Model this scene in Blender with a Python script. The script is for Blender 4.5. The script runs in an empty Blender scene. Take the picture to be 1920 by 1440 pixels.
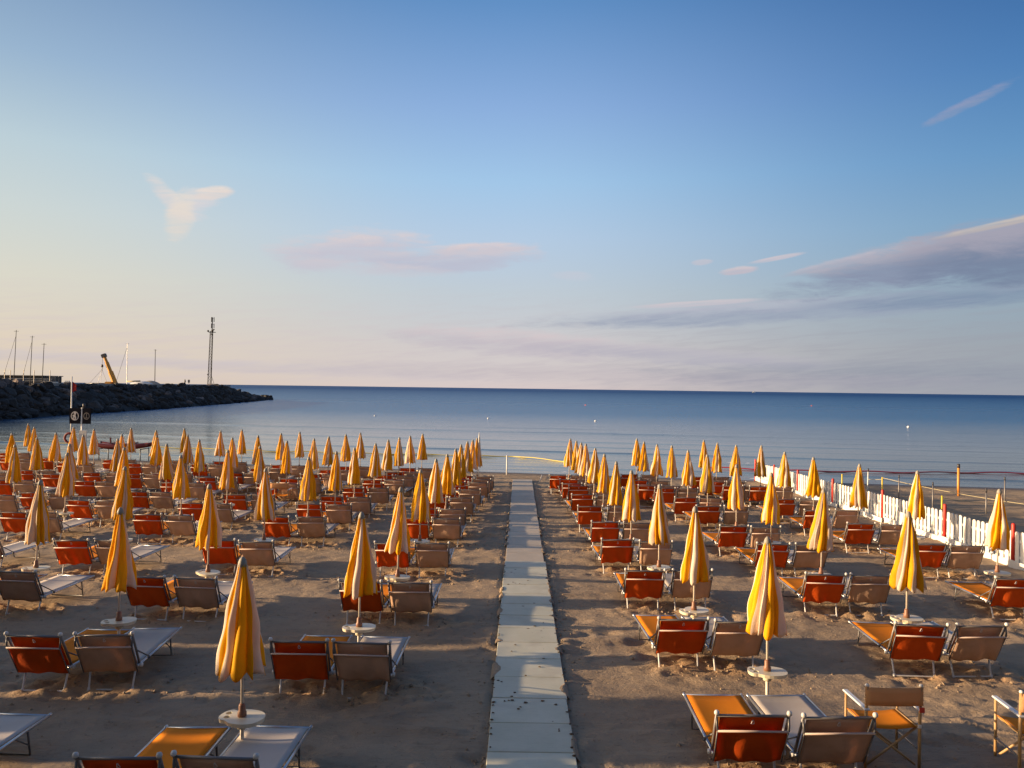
import bpy, math, random
import numpy as np
from mathutils import Vector, Matrix
from mathutils.geometry import tessellate_polygon

# ------------------------------------------------------------------ camera
C = bpy.context.scene.collection
SC = bpy.context.scene
EYE = 3.85
SEA = -0.55
SLOPE = -0.0117
F = 1450.0
cam_d = bpy.data.cameras.new('camera')
cam = bpy.data.objects.new('camera', cam_d)
C.objects.link(cam)
cam_d.sensor_width = 36
cam_d.lens = 36 * F / 1920
cam_d.clip_start = 0.1
cam_d.clip_end = 90000
cam.matrix_world = (Matrix.Translation((0, 0, EYE)) @ Matrix.Rotation(math.atan(15 / F), 4, 'Z')
                    @ Matrix.Rotation(math.pi / 2 + math.atan(8.2 / F), 4, 'X') @ Matrix.Rotation(math.atan(.0134), 4, 'Z'))
SC.camera = cam

SUN_EL = math.radians(9.2)
SUN_AZ = math.radians(-92.0)          # from +Y, clockwise towards +X: low on the left

# ------------------------------------------------------------------ node helpers
def lin(c):
    return tuple(((v / 255) / 12.92 if v / 255 <= .04045 else ((v / 255 + .055) / 1.055) ** 2.4) for v in c)

class NT:
    def __init__(self, tree):
        self.t = tree
        self.n = tree.nodes
        self.l = tree.links
    def new(self, kind, **kw):
        nd = self.n.new(kind)
        for k, v in kw.items():
            setattr(nd, k, v)
        return nd
    def put(self, sock, v):
        if hasattr(v, 'is_output'):
            self.l.new(v, sock)
        elif v is not None:
            sock.default_value = v
    def m(self, op, a=None, b=None, c=None, clamp=False):
        nd = self.n.new('ShaderNodeMath')
        nd.operation = op
        nd.use_clamp = clamp
        for i, v in enumerate((a, b, c)):
            if v is not None:
                self.put(nd.inputs[i], v)
        return nd.outputs[0]
    def mix(self, f, a, b, blend='MIX'):
        nd = self.n.new('ShaderNodeMix')
        nd.data_type = 'RGBA'
        nd.blend_type = blend
        self.put(nd.inputs['Factor'], f)
        for s, v in (('A', a), ('B', b)):
            sk = [x for x in nd.inputs if x.name == s and x.type == 'RGBA'][0]
            if not hasattr(v, 'is_output') and len(v) == 3:
                v = (*v, 1)
            self.put(sk, v)
        return [x for x in nd.outputs if x.type == 'RGBA'][0]
    def sstep(self, v, a, b):
        nd = self.n.new('ShaderNodeMapRange')
        nd.interpolation_type = 'SMOOTHSTEP'
        self.put(nd.inputs[0], v)
        nd.inputs[1].default_value = a
        nd.inputs[2].default_value = b
        return nd.outputs[0]
    def lstep(self, v, a, b, c=0., d=1.):
        nd = self.n.new('ShaderNodeMapRange')
        self.put(nd.inputs[0], v)
        for i, x in enumerate((a, b, c, d)):
            nd.inputs[i + 1].default_value = x
        return nd.outputs[0]
    def noise(self, vec, scale, detail=3, rough=.55, dist=0.):
        nd = self.n.new('ShaderNodeTexNoise')
        if vec is not None:
            self.l.new(vec, nd.inputs['Vector'])
        nd.inputs['Scale'].default_value = scale
        nd.inputs['Detail'].default_value = detail
        nd.inputs['Roughness'].default_value = rough
        nd.inputs['Distortion'].default_value = dist
        return nd.outputs['Fac']
    def mapping(self, vec, scale=(1, 1, 1), loc=(0, 0, 0), rot=(0, 0, 0)):
        nd = self.n.new('ShaderNodeMapping')
        self.l.new(vec, nd.inputs['Vector'])
        nd.inputs['Scale'].default_value = scale
        nd.inputs['Location'].default_value = loc
        nd.inputs['Rotation'].default_value = rot
        return nd.outputs[0]
    def ramp(self, f, stops):
        nd = self.n.new('ShaderNodeValToRGB')
        e = nd.color_ramp.elements
        while len(e) < len(stops):
            e.new(.5)
        for el, (p, c) in zip(e, stops):
            el.position = p
            el.color = (*c, 1) if len(c) == 3 else c
        self.put(nd.inputs[0], f)
        return nd.outputs[0]

# ------------------------------------------------------------------ sky
world = bpy.data.worlds.new('World')
SC.world = world
world.use_nodes = True
w = NT(world.node_tree)
w.n.clear()
tc = w.new('ShaderNodeTexCoord')
sep = w.new('ShaderNodeSeparateXYZ')
w.l.new(tc.outputs['Generated'], sep.inputs[0])
dx, dy, dz = sep.outputs
el = w.m('MULTIPLY', w.m('ARCSINE', dz), 180 / math.pi)
az = w.m('MULTIPLY', w.m('ARCTAN2', dx, dy), 180 / math.pi)
side = w.m('ADD', w.m('MULTIPLY', dx, math.sin(SUN_AZ)), w.m('MULTIPLY', dy, math.cos(SUN_AZ)))   # 1 towards the sun
ELS = (0, 3, 7, 11, 15, 20, 26.6, 45, 90)
def eramp(cols):
    f = w.m('POWER', w.m('DIVIDE', w.m('MAXIMUM', el, 0.), 90.), .5)
    return w.ramp(f, [(math.sqrt(e / 90), lin(c)) for e, c in zip(ELS, cols)])
r_sun = eramp([(226, 206, 182), (229, 214, 194), (224, 221, 206), (210, 219, 216), (194, 212, 219), (158, 185, 210), (122, 152, 188), (104, 134, 174), (62, 94, 146)])
r_mid = eramp([(222, 205, 202), (213, 207, 207), (197, 208, 217), (184, 207, 231), (165, 202, 236), (142, 178, 225), (100, 147, 201), (70, 112, 168), (62, 94, 146)])
r_far = eramp([(160, 163, 173), (160, 168, 177), (150, 173, 190), (128, 167, 200), (104, 153, 199), (78, 129, 185), (52, 100, 160), (54, 94, 150), (62, 94, 146)])
base = w.mix(w.sstep(side, -.02, .62), r_mid, r_sun)
base = w.mix(w.sstep(side, .0, -.62), base, r_far)
# behind the camera the low air over the town is pale and warm
r_back = eramp([(205, 186, 170), (203, 190, 177), (196, 190, 182), (186, 186, 184), (170, 178, 186), (146, 160, 179), (124, 143, 170), (88, 112, 148), (62, 94, 146)])
base = w.mix(w.sstep(dy, .3, -.4), base, r_back)
# physical sky supplies the glow round the low sun
sky = w.new('ShaderNodeTexSky', sky_type='NISHITA')
sky.sun_disc = False
sky.sun_elevation = SUN_EL
sky.sun_rotation = SUN_AZ % (2 * math.pi)
sky.air_density = 1.0
sky.dust_density = 1.2
sky.ozone_density = 2.0
nish = w.mix(1., sky.outputs[0], (.30, .26, .22), 'MULTIPLY')
base = w.mix(w.sstep(side, .5, 1.), base, nish)
# clouds: soft banks, each with its own place in the sky
cn = w.new('ShaderNodeCombineXYZ')
w.l.new(w.m('MULTIPLY', az, .1), cn.inputs[0])
w.l.new(w.m('MULTIPLY', el, .42), cn.inputs[1])
nz = w.noise(cn.outputs[0], 1.1, 8, .62, .35)
nz2 = w.noise(cn.outputs[0], 3.6, 8, .68, .5)
nzc = w.m('ADD', w.m('MULTIPLY', w.m('SUBTRACT', nz, .5), 1.7), w.m('MULTIPLY', w.m('SUBTRACT', nz2, .5), 1.25))
cf = w.new('ShaderNodeCombineXYZ')
w.l.new(w.m('MULTIPLY', az, .22), cf.inputs[0])
w.l.new(w.m('SUBTRACT', w.m('MULTIPLY', el, 2.6), w.m('MULTIPLY', az, .22)), cf.inputs[1])
fib = w.noise(cf.outputs[0], 1.0, 7, .65, .6)
def cloud(base, a0, e0, ra, re, tilt, low, top, op, k=1.2, soft=.6, fmin=.45):
    """a bank centred at azimuth a0, elevation e0 (degrees), radii ra x re, tilted"""
    ra, re = ra * 1.28, re * 1.3
    ct, st = math.cos(math.radians(tilt)), math.sin(math.radians(tilt))
    da = w.m('SUBTRACT', az, a0)
    de = w.m('SUBTRACT', el, e0)
    u = w.m('ADD', w.m('MULTIPLY', da, ct / ra), w.m('MULTIPLY', de, st / ra))
    v = w.m('ADD', w.m('MULTIPLY', da, -st / re), w.m('MULTIPLY', de, ct / re))
    d = w.m('SUBTRACT', 1., w.m('ADD', w.m('MULTIPLY', u, u), w.m('MULTIPLY', v, v)))
    d = w.m('ADD', d, w.m('MULTIPLY', nzc, k))
    mask = w.m('MULTIPLY', w.m('MULTIPLY', w.sstep(d, 0., soft), op), w.lstep(fib, .3, .62, fmin, 1.))
    col = w.mix(w.sstep(w.m('ADD', v, w.m('MULTIPLY', nzc, .8)), -.25, .75), lin(low), lin(top))
    return w.mix(mask, base, col)
M1, M2, P1, P2 = (198, 194, 208), (205, 200, 210), (222, 208, 208), (232, 214, 206)
veil = w.m('MULTIPLY', w.m('MULTIPLY', w.sstep(el, 9., 1.5), w.sstep(fib, .42, .66)), .35)
base = w.mix(veil, base, w.mix(w.sstep(side, .3, -.5), lin((214, 200, 204)), lin((158, 160, 172))))
base = cloud(base, -22, 1.35, 22, .4, -1.5, (206, 196, 200), (212, 203, 204), .75, .8, 1.)
base = cloud(base, 1, 3.3, 11.5, .95, -3, (198, 190, 199), (217, 203, 206), .9, 1.1, 1.)
base = cloud(base, 12, 2.5, 10, .7, -4, (182, 180, 193), (192, 188, 198), .85, 1., 1.)
base = cloud(base, 8, 1.1, 22, .6, -1, (196, 186, 192), (203, 194, 198), .6, 1., 1.)
base = cloud(base, 24, 1.2, 14, .9, 0, (140, 147, 165), (150, 156, 170), .55, .9, 1.)
base = cloud(base, 17, 5.55, 15, .75, 2.5, (154, 164, 185), (186, 188, 202), .9, .8, .9)
base = cloud(base, 30, 6.3, 9, .65, 1.5, (128, 147, 172), (146, 160, 182), .8, .8, .9)
base = cloud(base, 12.5, 6.25, 4.2, .18, 3, (206, 198, 206), (218, 204, 208), .8, .6, .8)
base = cloud(base, 27, 8.5, 8.2, 1.35, 8, (140, 150, 174), (182, 178, 190), 1., .9, .8, .8)
base = cloud(base, 34, 9.1, 8, 1.9, 6, (122, 136, 162), (166, 164, 180), .95, .9, .8, .8)
base = cloud(base, 22.0, 8.75, 3.4, .3, 12, (180, 178, 192), (205, 194, 202), .8, .9, .9)
base = cloud(base, 32.5, 10.75, 4.0, .20, 9, (196, 186, 180), (214, 202, 190), .85, .45, .9)
base = cloud(base, 15.7, 8.55, 1.15, .26, 5, (200, 190, 200), (222, 205, 206), 1., .7, .8)
base = cloud(base, 18.2, 9.3, 1.7, .16, 9, (208, 198, 206), (214, 203, 208), .95, .6, .8)
base = cloud(base, 13.1, 9.2, .7, .2, 3, (208, 198, 206), (212, 202, 208), .6, .6, .8)
base = cloud(base, -12.6, 9.8, 5.0, 1.3, 6, (202, 199, 212), (221, 210, 213), .95, 1.2, .9, .7)
base = cloud(base, -6.0, 9.3, 6.4, .8, 3, (192, 195, 212), (212, 205, 212), 1., 1.1, .8, .7)
base = cloud(base, -3.4, 10.2, 3.8, .42, 4, (208, 202, 211), (230, 210, 208), .95, 1.1, .9)
base = cloud(base, -11.5, 8.6, 5.5, .5, -2, (206, 204, 213), (216, 208, 212), .7, 1.2, 1.)
base = cloud(base, -24.6, 12.3, 1.7, .5, -42, (226, 218, 216), (232, 222, 216), .9, 1.5, 1.)
base = cloud(base, -23.2, 12.1, 1.5, .95, 20, (222, 216, 219), (232, 222, 217), .85, 1.6, 1.2, .7)
base = cloud(base, -24.0, 11.2, .85, 1.5, -14, (232, 221, 210), (234, 224, 212), .85, 1.1, 1.)
base = cloud(base, -21.9, 13.0, 1.2, .4, 12, (232, 219, 212), (239, 225, 215), .95, .8, .8)
base = cloud(base, 30.0, 18.1, 2.4, .3, 20, (146, 158, 188), (166, 164, 190), .75, 1.3, 1.1)
base = cloud(base, 3.8, 8.3, 1.5, .35, -2, (205, 205, 216), (212, 205, 214), .5, .8, 1.)
# below the horizon the air takes the colour of the sea
base = w.mix(w.sstep(dz, 0., -.02), base, (.05, .09, .14))
bg = w.new('ShaderNodeBackground')
w.l.new(base, bg.inputs[0])
bg.inputs[1].default_value = .495
wo = w.new('ShaderNodeOutputWorld')
w.l.new(bg.outputs[0], wo.inputs[0])

sun_d = bpy.data.lights.new('sun', 'SUN')
sun_d.energy = 5.0
sun_d.angle = math.radians(.6)
sun_d.color = (1.0, .73, .44)
sun = bpy.data.objects.new('sun', sun_d)
C.objects.link(sun)
sd = Vector((math.sin(SUN_AZ) * math.cos(SUN_EL), math.cos(SUN_AZ) * math.cos(SUN_EL), math.sin(SUN_EL)))
sun.rotation_euler = sd.to_track_quat('Z', 'Y').to_euler()
sun.location = sd * 100

vs = SC.view_settings
SC.display_settings.display_device = 'sRGB'
vs.view_transform = 'Standard'
vs.look = 'None'
vs.exposure = 0.95
vs.gamma = 1.0
vs.use_curve_mapping = False
SC.cycles.max_bounces = 6
SC.cycles.transmission_bounces = 4
SC.cycles.caustics_reflective = False
SC.cycles.caustics_refractive = False

# ------------------------------------------------------------------ materials
def material(name, col, rough=.6, metal=0., spec=.5, bump=None, vary=None, trans=0., sheen=0., coords='Object'):
    m = bpy.data.materials.new(name)
    m.use_nodes = True
    t = NT(m.node_tree)
    b = t.n['Principled BSDF']
    tcn = t.new('ShaderNodeTexCoord')
    v = tcn.outputs[coords]
    c = (*col, 1)
    if vary:
        sc, amt, c2 = vary
        oi = t.new('ShaderNodeObjectInfo')
        add = t.new('ShaderNodeVectorMath', operation='ADD')
        t.l.new(v, add.inputs[0])
        sc3 = t.new('ShaderNodeVectorMath', operation='SCALE')
        t.l.new(oi.outputs['Location'], sc3.inputs[0])
        sc3.inputs['Scale'].default_value = 3.17
        t.l.new(sc3.outputs[0], add.inputs[1])
        n = t.noise(add.outputs[0], sc, 5, .6)
        f = t.m('MULTIPLY', t.sstep(n, .38, .68), amt)
        c = t.mix(f, col, c2)
        rnd = t.lstep(oi.outputs['Random'], 0, 1, .86, 1.1)
        cr = t.new('ShaderNodeCombineXYZ')
        for i in range(3):
            t.l.new(rnd, cr.inputs[i])
        c = t.mix(1., c, cr.outputs[0], 'MULTIPLY')
        t.l.new(c, b.inputs['Base Color'])
    else:
        b.inputs['Base Color'].default_value = c
    b.inputs['Roughness'].default_value = rough
    b.inputs['Metallic'].default_value = metal
    b.inputs['Specular IOR Level'].default_value = spec
    if sheen:
        b.inputs['Sheen Weight'].default_value = sheen
        b.inputs['Sheen Roughness'].default_value = .4
    if bump:
        sc, st, dist = bump
        n = t.noise(v, sc, 4, .6)
        bp = t.new('ShaderNodeBump')
        bp.inputs['Strength'].default_value = st
        bp.inputs['Distance'].default_value = dist
        t.l.new(n, bp.inputs['Height'])
        t.l.new(bp.outputs[0], b.inputs['Normal'])
    if trans:
        tr = t.new('ShaderNodeBsdfTranslucent')
        t.put(tr.inputs[0], c)
        ms = t.new('ShaderNodeMixShader')
        ms.inputs[0].default_value = trans
        t.l.new(b.outputs[0], ms.inputs[1])
        t.l.new(tr.outputs[0], ms.inputs[2])
        t.l.new(ms.outputs[0], t.n['Material Output'].inputs[0])
    return m

M = {}
M['yellow'] = material('parasol_yellow_canvas', (.84, .44, .006), .75, bump=(90, .3, .004), vary=(5, .5, (.76, .34, .006)), trans=.30, spec=.2)
M['cream'] = material('parasol_cream_canvas', (.78, .66, .53), .75, bump=(90, .3, .004), vary=(5, .5, (.70, .55, .43)), trans=.25, spec=.2)
M['cap'] = material('parasol_cap_grey', (.30, .27, .22), .6)
M['pole'] = material('cream_painted_pole', (.68, .60, .50), .4, vary=(6, .4, (.5, .42, .33)))
M['collar'] = material('brown_clamp_plastic', (.26, .12, .07), .5)
M['table'] = material('cream_table_plastic', (.74, .66, .48), .4, vary=(7, .35, (.6, .5, .36)))
M['darkpl'] = material('dark_plastic', (.05, .045, .05), .5)
M['alu'] = material('aluminium_tube', (.62, .62, .62), .33, metal=.85, vary=(9, .4, (.4, .39, .38)))
M['whitetube'] = material('white_painted_tube', (.66, .64, .60), .4, vary=(8, .4, (.5, .46, .42)))
M['darktube'] = material('grey_dark_tube', (.12, .115, .115), .45, metal=.3)
M['orange_sling'] = material('orange_sling_mesh', (.78, .25, .015), .8, bump=(160, .2, .002), vary=(2.2, .45, (.66, .19, .012)), trans=.15, spec=.12)  # orange cloth yellowed for the bed's sky sheen, put into the colour
M['orange_back'] = material('terracotta_shade_canvas', (.80, .125, .012), .8, bump=(14, .35, .02), vary=(3.5, .6, (.66, .09, .009)), trans=.30, spec=.2)
M['sheen_sling'] = material('sky_sheen_sling_mesh', (.62, .54, .47), .65, bump=(160, .2, .002), vary=(2.2, .5, (.52, .44, .37)), trans=.15, spec=.3)  # tan lounger's bed made paler, the sheen of the sky is in this colour
M['tan_back'] = material('tan_shade_canvas', (.70, .46, .32), .8, bump=(14, .35, .02), vary=(3.5, .6, (.55, .34, .22)), trans=.28, spec=.2)
M['warm_canvas'] = material('warm_tan_canvas', (.78, .43, .20), .8, bump=(14, .3, .02), vary=(3.5, .5, (.66, .34, .15)), trans=.3, spec=.2)
M['piping'] = material('pale_piping', (.66, .50, .42), .6)
M['white'] = material('white_paint', (.76, .74, .70), .5, vary=(4, .35, (.58, .54, .48)))
M['red'] = material('red_painted_post', (.55, .035, .02), .5, vary=(5, .3, (.4, .03, .02)))
M['maroon'] = material('dark_red_hull_paint', (.16, .018, .02), .35)
M['orange_post'] = material('orange_painted_post', (.72, .28, .05), .5)
M['yellow_post'] = material('yellow_painted_pole', (.70, .52, .05), .5)
M['wood'] = material('varnished_wood', (.48, .30, .13), .5, bump=(30, .3, .003), vary=(9, .5, (.36, .20, .08)))
M['bluearm'] = material('white_lacquered_arm', (.62, .63, .64), .35)
M['sign_dark'] = material('sign_navy_board', (.012, .012, .018), .9, spec=.05)
M['sign_white'] = material('sign_white_print', (.62, .58, .55), .5)
M['crane'] = material('crane_ochre_paint', (.55, .26, .04), .5)
M['steel'] = material('galvanised_steel', (.22, .20, .19), .5, metal=.4)
M['silhouette'] = material('dark_silhouette_metal', (.055, .05, .048), .8, spec=.1)  # masts and tower darkened, their silhouette shade put into the colour
M['concrete'] = material('quay_concrete', (.36, .34, .31), .9, bump=(2, .4, .05), vary=(.4, .5, (.26, .24, .22)))
M['darkwall'] = material('dark_wall_render', (.10, .095, .09), .9, vary=(.5, .5, (.07, .065, .06)))
M['hull'] = material('white_gelcoat', (.78, .76, .72), .3)
M['rope_red'] = material('crimson_lane_rope', (.32, .02, .05), .6)
M['rope_yellow'] = material('yellow_lane_rope', (.62, .50, .12), .6)
M['cord'] = material('pale_cord', (.50, .42, .25), .7)
M['buoy'] = material('white_buoy_plastic', (.82, .80, .78), .4)
M['redbuoy'] = material('red_buoy_plastic', (.7, .12, .08), .4)
M['faded_red'] = material('dark_faded_red_plastic', (.20, .02, .018), .7)
M['flag'] = material('red_flag_cloth', (.38, .02, .02), .8, trans=.2)
M['plank_near'] = None

# sand
def sand_mat():
    m = bpy.data.materials.new('beach_sand')
    m.use_nodes = True
    t = NT(m.node_tree)
    b = t.n['Principled BSDF']
    g = t.new('ShaderNodeNewGeometry')
    p = g.outputs['Position']
    s = t.new('ShaderNodeSeparateXYZ')
    t.l.new(p, s.inputs[0])
    n1 = t.noise(p, .55, 5, .6)
    n2 = t.noise(p, 7, 6, .65)
    n3 = t.noise(p, 60, 3, .6)
    col = t.mix(t.sstep(n1, .35, .68), (.40, .29, .19), (.31, .225, .15))
    at_ = t.new('ShaderNodeAttribute', attribute_name='dug')
    col = t.mix(at_.outputs['Fac'], col, (.50, .32, .18))
    col = t.mix(t.m('MULTIPLY', t.sstep(n2, .5, .72), .45), col, (.22, .15, .09))
    col = t.mix(t.m('MULTIPLY', t.sstep(n3, .55, .75), .35), col, (.48, .35, .23))
    n5 = t.noise(p, 23, 2, .5)
    col = t.mix(t.m('MULTIPLY', t.sstep(n5, .72, .76), .8), col, (.05, .04, .03))
    # distance to the water line: shore(x) - y
    d = t.m('SUBTRACT', t.m('ADD', 40.35, t.m('MULTIPLY', s.outputs[0], -.165)), s.outputs[1])
    d = t.m('ADD', d, t.m('MULTIPLY', t.m('SUBTRACT', n1, .5), 2.5))
    wet = t.sstep(d, 2.3, .3)
    col = t.mix(wet, col, (.10, .072, .052))
    t.l.new(col, b.inputs['Base Color'])
    t.l.new(t.lstep(wet, 0, 1, .95, .45), b.inputs['Roughness'])
    b.inputs['Specular IOR Level'].default_value = .25
    hgt = t.m('ADD', t.m('MULTIPLY', n2, .6), t.m('MULTIPLY', n3, .25))
    hgt = t.m('ADD', hgt, t.m('MULTIPLY', t.noise(p, 18, 4, .6), .35))
    hgt = t.m('ADD', hgt, t.m('MULTIPLY', t.noise(t.mapping(p, (1.2, 9, 1)), 2.2, 4, .6, .4), .8))
    bp = t.new('ShaderNodeBump')
    bp.inputs['Strength'].default_value = .8
    bp.inputs['Distance'].default_value = .045
    t.l.new(hgt, bp.inputs['Height'])
    t.l.new(bp.outputs[0], b.inputs['Normal'])
    return m
M['sand'] = sand_mat()

def sea_mat():
    m = bpy.data.materials.new('sea_water')
    m.use_nodes = True
    t = NT(m.node_tree)
    b = t.n['Principled BSDF']
    g = t.new('ShaderNodeNewGeometry')
    p = g.outputs['Position']
    s = t.new('ShaderNodeSeparateXYZ')
    t.l.new(p, s.inputs[0])
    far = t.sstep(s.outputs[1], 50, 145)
    v1 = t.mapping(p, (.22, 1.0, 1), rot=(0, 0, .16))
    v2 = t.mapping(p, (.5, 1.5, 1), rot=(0, 0, -.1))
    n1 = t.noise(v1, .8, 4, .55, .4)
    n2 = t.noise(v2, 3.0, 4, .6, .3)
    v3 = t.mapping(p, (.02, .09, 1), rot=(0, 0, .05))
    n3 = t.noise(v3, 1.0, 4, .6, .2)
    patch = t.sstep(n3, .35, .7)
    hgt = t.m('ADD', t.m('MULTIPLY', n1, .75), t.m('MULTIPLY', n2, .22))
    bp = t.new('ShaderNodeBump')
    t.l.new(t.m('ADD', t.lstep(far, 0, 1, .09, .8), t.m('MULTIPLY', patch, .12)), bp.inputs['Strength'])
    bp.inputs['Distance'].default_value = .5
    t.l.new(hgt, bp.inputs['Height'])
    t.l.new(bp.outputs[0], b.inputs['Normal'])
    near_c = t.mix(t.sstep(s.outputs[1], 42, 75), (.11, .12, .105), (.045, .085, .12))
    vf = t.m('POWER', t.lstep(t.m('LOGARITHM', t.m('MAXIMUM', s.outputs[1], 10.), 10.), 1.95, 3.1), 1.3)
    c = t.mix(far, near_c, (.008, .125, .30))  # far blue holds the reflected upper sky, put into the water colour
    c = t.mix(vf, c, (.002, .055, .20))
    t.l.new(c, b.inputs['Base Color'])
    b.inputs['IOR'].default_value = 1.33
    t.l.new(t.m('ADD', t.lstep(far, 0, 1, .06, .22), t.m('MULTIPLY', vf, .2)), b.inputs['Roughness'])
    t.l.new(t.m('SUBTRACT', t.lstep(far, 0, 1, .46, .16), t.m('MULTIPLY', vf, .12)), b.inputs['Specular IOR Level'])
    return m
M['sea'] = sea_mat()

def plate_mat(name, c1, c2, spots):
    m = bpy.data.materials.new(name)
    m.use_nodes = True
    t = NT(m.node_tree)
    b = t.n['Principled BSDF']
    g = t.new('ShaderNodeNewGeometry')
    p = g.outputs['Position']
    n = t.noise(p, 2.2, 5, .6)
    n2 = t.noise(t.mapping(p, (1, 6, 1)), 9, 4, .6)
    col = t.mix(t.sstep(n, .35, .7), c1, c2)
    col = t.mix(t.m('MULTIPLY', t.sstep(n2, .52, .75), .35), col, tuple(v * .72 for v in c1))
    n4 = t.noise(p, 1.3, 3, .6)
    col = t.mix(t.m('MULTIPLY', t.sstep(n4, .52, .72), .30), col, (.34, .27, .20))
    if spots:
        vo = t.new('ShaderNodeTexVoronoi')
        t.l.new(t.mapping(p, (1, .8, 1)), vo.inputs['Vector'])
        vo.inputs['Scale'].default_value = 5.5
        n3 = t.noise(p, 1.1, 2, .5)
        r = t.m('MULTIPLY', t.sstep(n3, .50, .62), .16)
        f = t.sstep(t.m('SUBTRACT', vo.outputs['Distance'], r), .03, -.03)
        col = t.mix(t.m('MULTIPLY', f, .85), col, (.13, .075, .03))
    oi = t.new('ShaderNodeObjectInfo')
    rnd = t.lstep(oi.outputs['Random'], 0, 1, .88, 1.06)
    cr = t.new('ShaderNodeCombineXYZ')
    for i in range(3):
        t.l.new(rnd, cr.inputs[i])
    col = t.mix(1., col, cr.outputs[0], 'MULTIPLY')
    t.l.new(col, b.inputs['Base Color'])
    b.inputs['Roughness'].default_value = .6
    bp = t.new('ShaderNodeBump')
    bp.inputs['Strength'].default_value = .25
    bp.inputs['Distance'].default_value = .01
    t.l.new(n2, bp.inputs['Height'])
    t.l.new(bp.outputs[0], b.inputs['Normal'])
    return m
M['plate_near'] = plate_mat('walkway_plate_pale', (.57, .54, .40), (.64, .60, .46), True)
M['plate_far'] = plate_mat('walkway_plate_grey', (.46, .38, .28), (.52, .43, .32), False)

def rock_mat():
    m = bpy.data.materials.new('breakwater_rock')
    m.use_nodes = True
    t = NT(m.node_tree)
    b = t.n['Principled BSDF']
    g = t.new('ShaderNodeNewGeometry')
    p = g.outputs['Position']
    oi = t.new('ShaderNodeObjectInfo')
    n = t.noise(p, .9, 6, .65)
    col = t.ramp(oi.outputs['Random'], [(0, (.022, .019, .018)), (.5, (.04, .035, .032)), (.8, (.08, .066, .058)), (1, (.26, .19, .16))])  # the palest few rocks stand in for sunlit highlights
    col = t.mix(t.sstep(n, .4, .7), col, (.028, .024, .022))
    s = t.new('ShaderNodeSeparateXYZ')
    t.l.new(p, s.inputs[0])
    wet = t.sstep(t.m('ADD', s.outputs[2], t.m('MULTIPLY', n, .6)), .9, -.1)
    col = t.mix(wet, col, (.016, .017, .018))
    t.l.new(col, b.inputs['Base Color'])
    b.inputs['Roughness'].default_value = .85
    bp = t.new('ShaderNodeBump')
    bp.inputs['Strength'].default_value = .8
    bp.inputs['Distance'].default_value = .25
    t.l.new(t.noise(p, 2.5, 6, .65), bp.inputs['Height'])
    t.l.new(bp.outputs[0], b.inputs['Normal'])
    return m
M['rock'] = rock_mat()

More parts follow.
